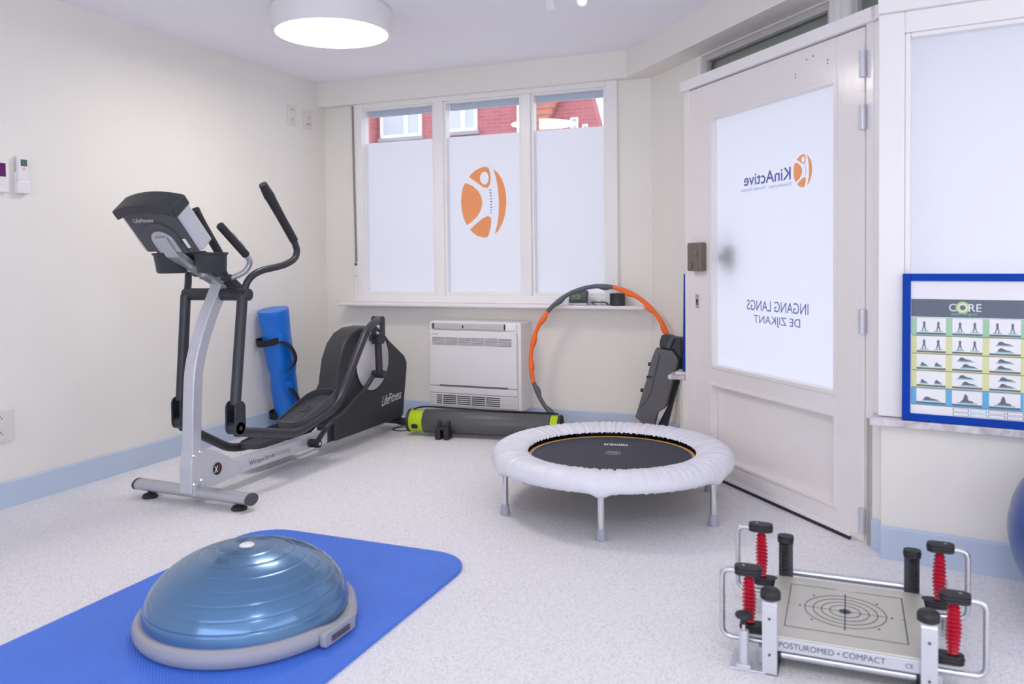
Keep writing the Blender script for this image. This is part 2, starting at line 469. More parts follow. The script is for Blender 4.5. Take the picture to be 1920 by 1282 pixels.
# short return wall beside the door frame
F0 = D(-1.279, 0); F1 = Vector((-0.833, 4.66, 0))
fd = (F1-F0).normalized(); fnm = Vector((-fd.y, fd.x, 0))
S('wall_return', prism(nb(), [(0, 0), ((F1-F0).length, 0), ((F1-F0).length, 2.0), (0, 2.0)], F0, fd, ZA, fnm, -0.05, 0.0), M['wall'])
# right-hand wall under and over the window
b = nb()
prism(b, [(0, 0), (3.0, 0), (3.0, 0.487), (0, 0.487)], RB, ru, ZA, rn, 0, 0.15)
obox(b, RB, ru, ZA, rn, (0.95, 0.487, 0.0), (3.0, 2.0, 0.15))
obox(b, RB, ru, ZA, rn, (-0.05, 2.19, OUT), (3.0, ZC, OUT+0.12))
obox(b, RB, ru, ZA, rn, (1.05, 1.95, OUT), (3.0, 2.19, OUT+0.12))
J = D(0.045, 0)     # jamb piece between hinge and bend
prism(b, [(0.012, 0), (0.13, 0), (0.13, 0.487), (0.012, 0.487)], DH, du, ZA, dnm, 0.0, 0.10)
S('wall_front', b, M['wall'])
# soffit (roller shutter box) along window wall and over the door
b = nb()
box(b, XL, -1.258, 4.897, YB, 2.195, ZC)
q0 = Vector((-1.258, 4.897, 0)); q1 = isect(D(0, 0, 0.02), du, Rr(0, 0, 0.02), ru); q2 = Rr(3.0, 0, 0.02); q3 = Rr(3.0, 0, OUT)
sof = [(q0.x, q0.y), (q1.x, q1.y), (q2.x, q2.y), (q3.x, q3.y), (C_r.x, C_r.y), (C_ang.x+0.005, YB), (-1.258, YB)]
prism(b, sof, (0, 0, 0), XA, YA, ZA, 2.195, ZC)
S('trim_1', b, M['wall'])
# skirting
SK = 0.118
def skirt(name, p, q, nrm, h=SK):
    p, q = Vector(p), Vector(q); d = (q-p); L = d.length; d.normalize(); nrm = Vector(nrm)
    b = nb(); prism(b, [(0, 0), (0.015, 0), (0.015, h-0.006), (0.008, h), (0, h)], p, nrm, ZA, d, 0, L)
    return S(name, b, M['base'])
skirt('baseboard_left', (XL, YF, 0), (XL, YB, 0), (1, 0, 0))
skirt('baseboard_back', (XL+0.015, YB, 0), (C_ang.x-0.004, YB, 0), (0, -1, 0))
skirt('baseboard_angled', PO+du*(s_left+0.004), PO+du*(-1.42), -dnm)
skirt('baseboard_front', Rr(0.0, 0), Rr(3.0, 0), -rn)
skirt('baseboard_jamb', D(0.052, 0), D(0.125, 0, 0), -dnm)

# ---------------------------------------------------------------- back window
def picture_frame(b, O, ex, ey, ez, x0, x1, y0, y1, wd, t0, t1, wb=None, wt=None):
    wb = wd if wb is None else wb; wt = wd if wt is None else wt
    obox(b, O, ex, ey, ez, (x0, y0, t0), (x0+wd, y1, t1)); obox(b, O, ex, ey, ez, (x1-wd, y0, t0), (x1, y1, t1))
    obox(b, O, ex, ey, ez, (x0+wd, y0, t0), (x1-wd, y0+wb, t1)); obox(b, O, ex, ey, ez, (x0+wd, y1-wt, t0), (x1-wd, y1, t1))
win = empty('window_1', (-2.3, YB, WZ0), kind='structure')
b = nb()
picture_frame(b, (0, YB, 0), XA, ZA, YA, WX0, WX1, WZ0, WZ1, 0.075, -0.022, 0.05, 0.055, 0.05)
box(b, -2.618, -2.548, YB-0.022, YB+0.05, WZ0+0.055, WZ1-0.05); box(b, -1.978, -1.912, YB-0.022, YB+0.05, WZ0+0.055, WZ1-0.05)
build('window_frame', b, M['frame'], win, bevel=0.004)
lights = [(-3.195, -2.618), (-2.548, -1.978), (-1.912, -1.408)]
FZ = 1.93
for i, (x0, x1) in enumerate(lights):
    b = nb(); picture_frame(b, (0, YB, 0), XA, ZA, YA, x0, x1, 0.855, 2.165, 0.018, -0.006, 0.05, 0.018, 0.012)
    build('glazing_bead', b, M['frame'], win, bevel=0.002)
    g = build('glass_pane', box(nb(), x0, x1, YB+0.045, YB+0.049, 0.855, 2.165), M['glass'], win)
    build('frosted_film', box(nb(), x0, x1, YB+0.040, YB+0.0405, 0.855, FZ), M['frost'], g)
    build('roller_edge', box(nb(), x0+0.018, x1-0.018, YB+0.055, YB+0.08, 2.115, 2.17), M['base'], win)
b = nb(); prism(b, [(0, 0), (0.13, 0), (0.13, 0.022), (0, 0.022)], (-3.345, YB, 0.778), -YA, ZA, XA, 0, 2.2)
build('window_sill', b, M['white'], win, bevel=0.006)

def logo(O, ex, ey, W, H, parent, th):
    """round emblem: orange disc cut by a white figure, a dotted spine"""
    def uv(p): return ((p[0]-743)/217*W, (872-p[1])/309*H)
    O = Vector(O); nrm = Vector(ex).cross(Vector(ey))
    b = nb()
    pieces = [
        [(765, 628), (800, 643), (828, 667), (843, 695), (846, 722), (840, 748), (822, 777), (795, 800), (770, 815), (755, 785), (746, 752), (743, 715), (746, 675), (753, 648)],
        [(900, 575), (920, 590), (938, 615), (952, 650), (960, 695), (960, 730), (953, 775), (940, 812), (922, 842), (903, 857), (915, 820), (922, 780), (925, 730), (923, 680), (917, 635), (910, 605)],
        [(785, 835), (815, 810), (845, 788), (872, 778), (886, 785), (888, 805), (884, 830), (876, 858), (868, 871), (845, 871), (818, 862), (798, 848)],
    ]
    for p in pieces:
        b.faces.new([b.verts.new(O+Vector(ex)*u+Vector(ey)*v+nrm*th) for u, v in [uv(q) for q in p]])
    # top piece with a round head cut out: strip between outer outline and head ellipse
    outer = [(872, 655), (850, 650), (825, 633), (800, 615), (783, 604), (795, 590), (812, 577), (835, 567), (858, 562), (878, 567), (885, 590), (887, 615), (884, 640)]
    n = len(outer); oc = (857, 612)
    inner = []
    for q in outer:
        a = math.atan2((q[1]-oc[1])/30, (q[0]-oc[0])/22); inner.append((oc[0]+21*math.cos(a), oc[1]+29*math.sin(a)))
    V = lambda q: b.verts.new(O+Vector(ex)*uv(q)[0]+Vector(ey)*uv(q)[1]+nrm*th)
    vo = [V(q) for q in outer]; vi = [V(q) for q in inner]
    for i in range(n): b.faces.new((vo[i], vo[(i+1) % n], vi[(i+1) % n], vi[i]))
    lo = build('emblem', b, M['f_or'], parent)
    b = nb()
    for k in range(9):
        x, y = 885+3*math.sin(k*0.35), 665+k*12.5; wd = 5 if k < 7 else 3
        u0, v0 = uv((x-wd, y+3)); u1, v1 = uv((x+wd, y-3))
        b.faces.new([b.verts.new(O+Vector(ex)*u+Vector(ey)*v+nrm*th) for u, v in ((u0, v0), (u1, v0), (u1, v1), (u0, v1))])
    build('spine_dots', b, M['f_bl2'], lo)
logo((-2.445, YB+0.0385, 1.240), XA, ZA, 0.335, 0.475, win, 0.0)

# vertical white cover, strap and winder of the roller shutter
sh = empty('shutter_strap', (-3.26, YB, 0.98), 'taupe shutter strap hanging left of the back window into a white winder', 'strap')
b = nb(); tube(b, [(-3.262, YB-0.02, 2.19), (-3.258, YB-0.022, 1.6), (-3.250, YB-0.024, 1.06)], 0.009, sx=1.0, seg=8)
build('strap', b, M['strap'], sh)
b = nb(); box(b, -3.272, -3.229, YB-0.03, YB, 0.985, 1.085); build('winder_box', b, M['white'], sh, bevel=0.003)
b = nb(); box(b, -3.262, -3.240, YB-0.032, YB-0.0295, 1.06, 1.075); build('slot', b, M['black'], sh)
b = nb(); box(b, -3.232, -3.18, YB-0.04, YB, 0.80, 2.195); S('trim_2', b, M['frame'], bevel=0.004)

# ---------------------------------------------------------------- door
door = empty('door_1', DH+du*-0.6, kind='structure')
b = nb()   # fixed frame: jambs and head
obox(b, DH, du, ZA, dnm, (-1.279, 0, 0.004), (-1.240, 1.955, OUT)); obox(b, DH, du, ZA, dnm, (0.006, 0, 0.0), (0.045, 1.955, OUT-0.02))
obox(b, DH, du, ZA, dnm, (-1.240, 1.94, 0.02), (0.045, 1.955, OUT))
build('door_frame', b, M['door'], door, bevel=0.003)
b = nb()
obox(b, DH, du, ZA, dnm, (-1.295, 1.953, -0.02), (0.075, 2.004, OUT)); 
build('head_ledge', b, M['frame'], door, bevel=0.003)
# leaf with glass opening and lower panel
gs0, gs1, gz0, gz1 = -1.040, -0.150, 0.548, 1.785
b = nb()
T0, T1 = 0.0, 0.045
obox(b, DH, du, ZA, dnm, (-1.236, 0.012, T0), (gs0, 1.948, T1)); obox(b, DH, du, ZA, dnm, (gs1, 0.012, T0), (-0.002, 1.948, T1))
obox(b, DH, du, ZA, dnm, (gs0, gz1, T0), (gs1, 1.948, T1)); obox(b, DH, du, ZA, dnm, (gs0, 0.47, T0), (gs1, gz0, T1))
obox(b, DH, du, ZA, dnm, (gs0, 0.012, T0), (gs1, 0.10, T1))
leaf = build('door_leaf', b, M['door'], door, bevel=0.003)
b = nb(); obox(b, DH, du, ZA, dnm, (gs0, 0.10, 0.028), (gs1, 0.47, 0.040)); build('lower_panel', b, M['door'], door)
b = nb()
picture_frame(b, DH, du, ZA, dnm, gs0-0.002, gs1+0.002, 0.098, 0.472, 0.014, -0.006, 0.030)
build('panel_moulding', b, M['door'], door, bevel=0.002)
b = nb()
picture_frame(b, DH, du, ZA, dnm, gs0-0.004, gs1+0.004, gz0-0.004, gz1+0.004, 0.018, -0.004, 0.0)
picture_frame(b, DH, du, ZA, dnm, gs0, gs1, gz0, gz1, 0.014, 0.0, 0.035)
build('glazing_bead', b, M['door'], door, bevel=0.002)
b = nb(); obox(b, DH, du, ZA, dnm, (gs0, gz0, 0.034), (gs1, gz1, 0.039)); gp = build('glass_pane', b, M['glass'], door)
b = nb(); obox(b, DH, du, ZA, dnm, (gs0+0.012, gz0+0.012, 0.030), (gs1-0.012, gz1-0.012, 0.0305)); build('frosted_film', b, M['frost'], gp)
b = nb()
for z0, z1 in ((1.759, 1.857), (1.565, 1.656), (0.803, 0.893), (0.045, 0.142)):
    b = nb(); cyl(b, D(0.002, z0, -0.012), D(0.002, z1, -0.012), 0.0125, seg=16)
    for zz in (z0+0.024, z1-0.024): cyl(b, D(0.002, zz-0.001, -0.012), D(0.002, zz+0.001, -0.012), 0.0135, seg=16)
    obox(b, DH, du, ZA, dnm, (-0.012, z0+0.002, -0.004), (0.018, z1-0.002, 0.002))
    build('hinge', b, M['lgrey'] if False else M['silv2'], door, auto=35)
b = nb(); prism(b, rrect(-1.200, -1.078, 1.024, 1.168, 0.008), DH, du, ZA, dnm, -0.035, 0.0)
lk = build('lock_case', b, M['bronze'], door, bevel=0.003)
b = nb(); obox(b, DH, du, ZA, dnm, (-1.150, 1.103, -0.040), (-1.105, 1.133, -0.033)); obox(b, DH, du, ZA, dnm, (-1.150, 1.085, -0.038), (-1.105, 1.099, -0.033)); build('snib', b, M['bronze'], lk, bevel=0.002)
b = nb(); cyl(b, D(-1.165, 1.055, -0.039), D(-1.165, 1.055, -0.033), 0.017); build('cylinder_rosette', b, M['bronze'], lk)
b = nb(); prism(b, rrect(-1.176, -1.146, 0.835, 0.905, 0.003), DH, du, ZA, dnm, -0.002, 0.0); kp = build('keyhole_plate', b, M['silver'], door)
b = nb(); cyl(b, D(-1.161, 0.872, -0.004), D(-1.161, 0.872, -0.001), 0.008); obox(b, DH, du, ZA, dnm, (-1.164, 0.850, -0.004), (-1.158, 0.870, -0.001)); build('keyhole', b, M['black'], kp)
b = nb(); obox(b, DH, du, ZA, dnm, (-1.236, 0.014, -0.014), (-0.062, 0.030, 0.0)); build('draught_strip_holder', b, M['frame'], door, bevel=0.002)
b = nb(); obox(b, DH, du, ZA, dnm, (-1.236, 0.0, -0.013), (-0.064, 0.014, -0.004)); build('draught_strip', b, M['black'], door)
b = nb()
for s, z in ((-0.325, 1.90), (-0.285, 1.905), (-0.20, 1.870), (-0.20, 1.856), (-0.395, 1.856), (-0.395, 1.842)):
    b = nb(); cyl(b, D(s, z, -0.001), D(s, z, 0.001), 0.0032, seg=10); build('screw_hole', b, M['grill'], door)
# outside box of the lock, seen as a blur through the film
b = nb(); obox(b, DH, du, ZA, dnm, (-0.985, 1.04, 0.062), (-0.875, 1.155, 0.11)); build('outer_lock_case', b, M['black'], door, bevel=0.005)
b = nb(); obox(b, DH, du, ZA, dnm, (-1.02, 1.08, 0.042), (-0.98, 1.11, 0.09)); build('outer_lock_arm', b, M['black'], door)
# printing on the outside of the film, read mirrored from inside
LN = 0.029
logo(D(-0.445, 1.384, LN), du, ZA, 0.118, 0.138, door, 0.0)
label_text('lettering', 'KinActive', D(-0.463, 1.424, LN), -du, ZA, 0.337, 0.055, M['f_bl'], door, nrm=(0, 0, 0), bold=0.012)
label_text('lettering', 'Kinesitherapie - Manuele therapie', D(-0.463, 1.394, LN), -du, ZA, 0.360, 0.020, M['f_bl2'], door, nrm=(0, 0, 0))
label_text('lettering', 'INGANG LANGS', D(-0.350, 0.848, LN), -du, ZA, 0.430, 0.047, M['f_bl'], door, nrm=(0, 0, 0))
label_text('lettering', 'DE ZIJKANT', D(-0.402, 0.780, LN), -du, ZA, 0.325, 0.047, M['f_bl'], door, nrm=(0, 0, 0))

# transom windows over the door, set back
def transom(name, s0, s1, PO=PO, du=du, dnm=dnm):
    t = empty(name, PO+du*((s0+s1)/2)+ZA*2.0, kind='structure')
    b = nb(); picture_frame(b, PO, du, ZA, dnm, s0, s1, 1.95, 2.235, 0.045, -0.005, 0.05)
    build('window_frame', b, M['frame'], t, bevel=0.003)
    b = nb(); picture_frame(b, PO, du, ZA, dnm, s0+0.045, s1-0.045, 1.995, 2.19, 0.03, 0.012, 0.05, 0.03, 0.03)
    build('sash', b, M['lgrey'], t, bevel=0.003)
    b = nb(); obox(b, PO, du, ZA, dnm, (s0+0.075, 2.02, 0.035), (s1-0.075, 2.162, 0.039)); build('glass_pane', b, M['dglass'], t)
    b = nb()
    for k in range(4): obox(b, PO, du, ZA, dnm, (s0+0.075, 2.00+k*0.042, 0.075), (s1-0.075, 2.038+k*0.042, 0.085))
    obox(b, PO, du, ZA, dnm, (s0, 1.95, 0.090), (s1, 2.235, 0.10))
    build('roller_shutter', b, M['shutter'], t, bevel=0.003)
transom('window_3', -1.487, -0.385)
sC = (C_r-PO).dot(du)
transom('window_4', -0.355, sC-0.004)
sR = (C_r-RB-rn*OUT).dot(ru)
transom('window_5', sR+0.004, 1.05, RB+rn*OUT, ru, rn)
b = nb(); obox(b, PO, du, ZA, dnm, (-0.385, 1.95, -0.015), (-0.355, 2.235, 0.06)); S('trim_3', b, M['frame'], bevel=0.003)
# ledge roof between door plane and transom plane
b = nb(); prism(b, [tuple(D(-1.28, 0, 0.0)[:2]), tuple(D(0.07, 0)[:2]), tuple(Rr(0.0, 0)[:2]), tuple(Rr(3.0, 0)[:2]), tuple(Rr(3.0, 0, OUT)[:2]), (C_r.x, C_r.y), tuple((PO+du*-1.5)[:2])], (0, 0, 0), XA, YA, ZA, 1.965, 1.995)
S('trim_4', b, M['frame'])

# ---------------------------------------------------------------- right window
w2 = empty('window_2', Rr(0.5, 0.487), kind='structure')
b = nb()
picture_frame(b, RB, ru, ZA, rn, -0.012, 0.96, 0.515, 1.953, 0.085, 0.0, 0.07, 0.06, 0.075)
picture_frame(b, RB, ru, ZA, rn, 0.073, 0.875, 0.575, 1.878, 0.018, 0.008, 0.07, 0.018, 0.016)
obox(b, DH, du, ZA, dnm, (0.046, 0.487, 0.0), (0.125, 1.953, 0.09))
build('window_frame', b, M['frame'], w2, bevel=0.004)
b = nb(); obox(b, RB, ru, ZA, rn, (-0.012, 1.953, -0.02), (3.0, 2.004, OUT)); obox(b, DH, du, ZA, dnm, (0.05, 1.9535, -0.02), (0.137, 2.0035, 0.08))
build('head_ledge', b, M['frame'], w2, bevel=0.003)
b = nb(); obox(b, RB, ru, ZA, rn, (0.09, 0.59, 0.050), (0.86, 1.865, 0.054)); g2 = build('glass_pane', b, M['glass'], w2)
b = nb(); obox(b, RB, ru, ZA, rn, (0.09, 0.59, 0.046), (0.86, 1.865, 0.0465)); build('frosted_film', b, M['frost'], g2)
b = nb(); obox(b, RB, ru, ZA, rn, (-0.035, 0.487, -0.045), (1.0, 0.513, 0.07)); build('window_sill', b, M['marble'], w2, bevel=0.003)

# poster in a blue frame on the marble sill
pf = empty('framed_poster', Rr(0.45, 0.513, -0.03), 'blue framed exercise chart poster leaning on the frosted right window, on the marble sill', 'poster')
PT = math.radians(2.0)
pz = (ZA*math.cos(PT)+rn*math.sin(PT)); pn = (rn*math.cos(PT)-ZA*math.sin(PT))
PO_ = Rr(0.070, 0.514, -0.040)
PW, PH = 0.62, 0.517
b = nb(); picture_frame(b, PO_, ru, pz, pn, 0, PW, 0, PH, 0.026, 0.0, 0.02)
build('frame', b, M['fblue'], pf, bevel=0.002)
b = nb(); obox(b, PO_, ru, pz, pn, (0.026, 0.026, 0.010), (PW-0.026, PH-0.026, 0.014)); build('backing_sheet', b, M['paper'], pf)
b = nb()
def pq(x0, x1, y0, y1, mi, lift=0.0): obox(b, PO_, ru, pz, pn, (x0, y0, 0.0095-lift), (x1, y1, 0.0099), mi)
pmats = [M['wprint'], M['slate'], M['pgreen'], M['pyel'], M['pcyan'], M['teal'], M['lprint'], M['paper']]
x0p, x1p, y0p, y1p = 0.0275, 0.365, 0.027, 0.428
pq(x0p, x1p, y0p, y1p, 0)
pq(x0p, x1p, 0.366, y1p, 1, 0.0002)
rows = [(0.302, 0.364, 2), (0.239, 0.300, 3), (0.180, 0.237, 3), (0.120, 0.177, 3), (0.060, 0.117, 4)]
for ri, (ya, yb, mi) in enumerate(rows):
    pq(x0p, x1p, ya, yb, mi, 0.0002)
    pq(x0p+0.003, x1p, ya-0.0025, ya, 1, 0.0004)
    for ci in range(3):
        xa = x0p+0.018+ci*0.110; xb = xa+0.090
        pq(xa, xb, ya+0.010, yb-0.002, 0, 0.0004)
        pq(xa, xb, ya+0.003, ya+0.009, 1, 0.0004)
        rnd = random.Random(ri*7+ci)
        for f in range(1 if ri == 4 else 2):
            if ci == 0 or (ri < 2 and ci < 2) or (ri == 0):
                cx = xa+0.023+f*0.044; base = ya+0.014
                wq = 0.013
            else:
                cx = (xa+xb)/2+rnd.uniform(-.006, .006); base = ya+0.014+f*0.022; wq = 0.026
            if ri == 4: cx = (xa+xb)/2; wq = 0.030; base = ya+0.014
            obox(b, PO_, ru, pz, pn, (cx-wq, base-0.002, 0.0088), (cx+wq, base+0.002, 0.0093), 5)
            tall = ri < 2 and wq < 0.02
            P_ = lambda u, v: (cx+u, base+0.002+v)
            if tall: shape = [P_(-.007, 0), P_(-.004, 0), P_(0, .013), P_(.004, 0), P_(.007, 0), P_(.003, .018), P_(.004, .026), P_(.002, .032), P_(-.002, .032), P_(-.004, .026), P_(-.003, .018)]
            elif ri == 4 and ci: shape = [P_(-.022, 0), P_(.02, 0), P_(.018, .005), P_(.004, .008), P_(.001, .024), P_(-.005, .03), P_(-.008, .024), P_(-.012, .010)]
            else: shape = [P_(-wq*.8, 0), P_(wq*.75, 0), P_(wq*.7, .003), P_(0.002, .006), P_(-wq*.3, .012), P_(-wq*.55, .011), P_(-wq*.75, .005)]
            prism(b, shape, PO_, ru, pz, pn, 0.0086, 0.0092, 1)
for r_ in range(2):
    for c_ in range(4):
        pq(0.158+c_*0.053, 0.206+c_*0.053, 0.0285+r_*0.015, 0.040+r_*0.015, 1 if c_ != 1 else 4, 0.0003)
        pq(0.160+c_*0.053, 0.204+c_*0.053, 0.0297+r_*0.015, 0.0388+r_*0.015, 0, 0.0005)
for k in range(4): pq(0.034, 0.098, 0.032+k*0.006, 0.0328+k*0.006, 7, 0.0003)
chart = build('printed_chart', b, pmats, pf)
cO = PO_+ru*0.0+pz*0.0
lt = lambda s, x, y, W_, H_, m_: label_text('lettering', s, PO_+ru*x+pz*y+pn*0.0080, ru, pz, W_, H_, m_, chart, nrm=(0, 0, 0))
b = nb(); 
cc = PO_+ru*0.186+pz*0.400+pn*0.0089
lathe(b, [(0.008, 0), (0.021, 0), (0.021, -0.0003), (0.008, -0.0003)], cc, pn, 28, closed=True); build('green_ring', b, M['lprint'], chart)
b = nb(); lathe(b, [(0.011, -0.0005), (0.0145, -0.0005), (0.0145, -0.001), (0.011, -0.001)], cc, pn, 28, closed=True); build('white_ring', b, M['wprint'], chart)
lt('C', 0.145, 0.387, 0.022, 0.026, M['wprint']); lt('RE', 0.204, 0.387, 0.038, 0.026, M['wprint']); lt('power program', 0.152, 0.371, 0.078, 0.010, M['teal'])

# ---------------------------------------------------------------- little shelf and second framed poster seen edge-on beside the door
def ray_x(y): return -0.8571*y/4.6
sh = empty('stone_sill_stub', (-0.86, 4.45, 0.43), 'short broken white stone sill left of the door under the blue frame edge', 'shelf')
b = nb(); box(b, -0.905, -0.812, 4.37, 4.50, 0.436, 0.460); build('slab', b, M['marble'], sh, bevel=0.004)
b = nb(); box(b, -0.868, -0.812, 4.38, 4.49, 0.460, 0.478); build('upper_slab', b, M['wht2'], sh, bevel=0.004)
b = nb(); prism(b, [(-0.856, 4.45), (-0.862, 4.50), (-0.812, 4.50), (-0.796, 4.33), (-0.815, 4.33)], (0, 0, 0), XA, YA, ZA, 0.0, 0.436); S('trim_5', b, M['wall'], bevel=0.008)
fp = empty('framed_poster', (ray_x(4.45), 4.45, 0.479), 'blue framed poster seen edge-on, standing on the stone stub left of the door', 'poster')
b = nb()
bd = Vector((ray_x(4.50)-ray_x(4.39), 0.11, 0)).normalized(); bn = Vector((bd.y, -bd.x, 0))
O_ = Vector((ray_x(4.39)-0.010, 4.39, 0.479)); tz = (ZA+Vector((0.012, 0, 0))).normalized()
picture_frame(b, O_, bd, tz, bn, 0, 0.10, 0, 0.525, 0.02, 0.0, 0.014); build('frame', b, M['fblue'], fp, bevel=0.001)
b = nb(); obox(b, O_, bd, tz, bn, (0.004, 0.002, 0.0145), (0.098, 0.52, 0.018)); build('backing_sheet', b, M['paper'], fp)

# ---------------------------------------------------------------- heat pump convector under the window
ac = empty('floor_air_conditioner', (-2.26, 4.87, 0.055), 'white wall-hung air conditioner with slatted grilles under the back window', 'air conditioner')
AX0, AX1, AZ0, AZ1, AY = -2.585, -1.925, 0.110, 0.690, 4.765
b = nb(); prism(b, rrect(AX0, AX1, AZ0, AZ1, 0.02), (0, AY+0.02, 0), XA, ZA, YA, 0.0, YB-AY-0.02)
build('body', b, M['white'], ac, bevel=0.006, seg=3)
b = nb(); prism(b, rrect(AX0+0.012, AX1-0.024, AZ0+0.155, AZ1-0.060, 0.006), (0, 0, 0), XA, ZA, YA, AY, AY+0.022)
fpn = build('front_panel', b, M['white'], ac, bevel=0.005)
label_text('lettering', 'DAIKIN', (AX0+0.035, AY-0.0005, AZ1-0.088), XA, ZA, 0.043, 0.008, M['slate'], fpn, nrm=(0, 0, 0))
fx0, fx1 = AX0+0.032, AX1-0.056
b = nb(); box(b, fx0, fx1, AY-0.0006, AY+0.002, AZ1-0.156, AZ1-0.103); gr = build('inlet_grille', b, M['grill'], ac)
b = nb()
for k in range(8): obox(b, (0, 0, 0), XA, YA, ZA, (fx0, AY-0.002, AZ1-0.158+k*0.0075), (fx1, AY-0.0006, AZ1-0.1542+k*0.0075))
for k in range(7): box(b, fx0+(fx1-fx0)*k/6-0.0012, fx0+(fx1-fx0)*k/6+0.0012, AY-0.0022, AY-0.0006, AZ1-0.157, AZ1-0.102)
build('slat', b, M['white'], gr)
b = nb(); box(b, AX0+0.085, AX1-0.085, AY-0.0008, AY+0.003, AZ0+0.156, AZ0+0.163); build('shadow_gap', b, M['grill'], fpn)
b = nb(); box(b, AX0+0.012, AX1-0.024, AY+0.002, AY+0.022, AZ0+0.108, AZ0+0.150); build('trim_bar', b, M['white'], ac, bevel=0.003)
b = nb(); box(b, AX0+0.012, AX1-0.024, AY+0.006, AY+0.022, AZ0+0.022, AZ0+0.104); og = build('outlet_grille', b, [M['white']], ac, bevel=0.002)
b = nb(); box(b, AX0+0.060, AX1-0.139, AY+0.004, AY+0.008, AZ0+0.030, AZ0+0.098); build('outlet_opening', b, M['grill'], og)
b = nb()
for k in range(6): box(b, AX0+0.02, AX1-0.035, AY+0.0, AY+0.0035, AZ0+0.030+k*0.0130, AZ0+0.0345+k*0.0130)
for k in range(5): x = AX0+0.105+(AX1-AX0-0.244)*k/4; box(b, x-0.002, x+0.002, AY-0.002, AY+0.0035, AZ0+0.028, AZ0+0.100)
build('slat', b, M['white'], og)
b = nb(); box(b, AX0+0.045, AX1-0.110, AY+0.004, AY+0.03, AZ1-0.052, AZ1-0.012); of = build('top_flap', b, M['lgrey'], ac, bevel=0.004)
b = nb(); box(b, AX0+0.032, AX0+0.046, AY+0.003, AY+0.02, AZ1-0.05, AZ1-0.014); build('flap_pivot', b, M['grill'], of)
b = nb(); box(b, AX1-0.112, AX1-0.108, AY+0.003, AY+0.02, AZ1-0.05, AZ1-0.014); build('flap_pivot', b, M['grill'], of)
b = nb(); cyl(b, (AX0+0.255, AY+0.002, AZ1-0.042), (AX0+0.262, AY-0.002, AZ1-0.024), 0.004); build('flap_latch', b, M['dplas'], of)
b = nb(); box(b, AX1-0.104, AX1-0.030, AY+0.008, AY+0.03, AZ1-0.052, AZ1-0.012); build('display', b, M['wprint'], ac, bevel=0.003)

# ---------------------------------------------------------------- electrical fittings and remotes on the left wall
def socket(name, y0, y1, z0, z1, n, label, cat='socket', grp=None):
    t = empty(name, (XL, (y0+y1)/2, z0), label, cat, grp)
    b = nb(); prism(b, rrect(y0, y1, z0, z1, 0.006), (XL, 0, 0), YA, ZA, XA, 0, 0.012)
    build('cover_plate', b, M['wht2'], t, bevel=0.002)
    for k in range(n):
        cz = z0+(z1-z0)*(k+0.5)/n; cy = (y0+y1)/2
        b = nb(); lathe(b, [(0.0, 0.0125), (0.015, 0.0125), (0.0195, 0.0145), (0.022, 0.0145), (0.022, 0.0118)], (XL, cy, cz), XA, 28)
        r_ = build('socket_well', b, M['wht2'], t, auto=50)
        b = nb()
        for dy, dz in ((-0.0085, 0.0), (0.0085, 0.0), (0.0, 0.009)):
            b = nb(); cyl(b, (XL+0.0122, cy+dy, cz+dz), (XL+0.0135, cy+dy, cz+dz), 0.003, seg=10); build('contact_hole', b, M['grill'], r_)
    return t
socket('wall_socket', 4.548, 4.632, 2.025, 2.160, 2, 'double power socket high on the left wall beside the corner', grp='double power sockets on the left wall')
socket('wall_socket', 2.405, 2.530, 0.300, 0.440, 2, 'double power socket low on the left wall at the left picture edge', grp='double power sockets on the left wall')
t = empty('antenna_outlet', (XL, 4.765, 2.02), 'small aerial outlet high on the left wall, nearest the window corner', 'socket')
b = nb(); prism(b, rrect(4.722, 4.806, 2.018, 2.148, 0.005), (XL, 0, 0), YA, ZA, XA, 0, 0.012); build('cover_plate', b, M['wht2'], t, bevel=0.002)
for y, z, r_ in ((4.752, 2.055, 0.006), (4.778, 2.055, 0.006), (4.770, 2.10, 0.004)):
    b = nb(); cyl(b, (XL+0.0115, y, z), (XL+0.0128, y, z), r_, seg=12); build('contact_hole', b, M['grill'], t)
rc = empty('remote_control', (XL, 2.60, 1.42), 'white remote control with grey display in a wall holder at the left', 'remote control')
b = nb(); prism(b, rrect(2.577, 2.627, 1.428, 1.592, 0.005), (XL, 0, 0), YA, ZA, XA, 0.008, 0.030); build('body', b, M['white'], rc, bevel=0.003)
b = nb(); box(b, XL+0.030, XL+0.0312, 2.587, 2.618, 1.545, 1.575); build('display', b, M['lcd'], rc)
b = nb(); cyl(b, (XL+0.030, 2.602, 1.533), (XL+0.032, 2.602, 1.533), 0.006, seg=14); build('button', b, M['amber'], rc)
b = nb(); box(b, XL, XL+0.034, 2.570, 2.634, 1.420, 1.476); box(b, XL, XL+0.008, 2.573, 2.63, 1.42, 1.52); build('holder', b, M['white'], rc, bevel=0.004)
tm = empty('thermostat', (XL, 2.50, 1.42), 'white wall thermostat with purple display, cut by the left picture edge', 'thermostat')
b = nb(); prism(b, rrect(2.432, 2.536, 1.420, 1.566, 0.006), (XL, 0, 0), YA, ZA, XA, 0, 0.022); build('case', b, M['white'], tm, bevel=0.003)
b = nb(); box(b, XL+0.022, XL+0.023, 2.45, 2.520, 1.49, 1.55); build('display', b, M['purple'], tm)

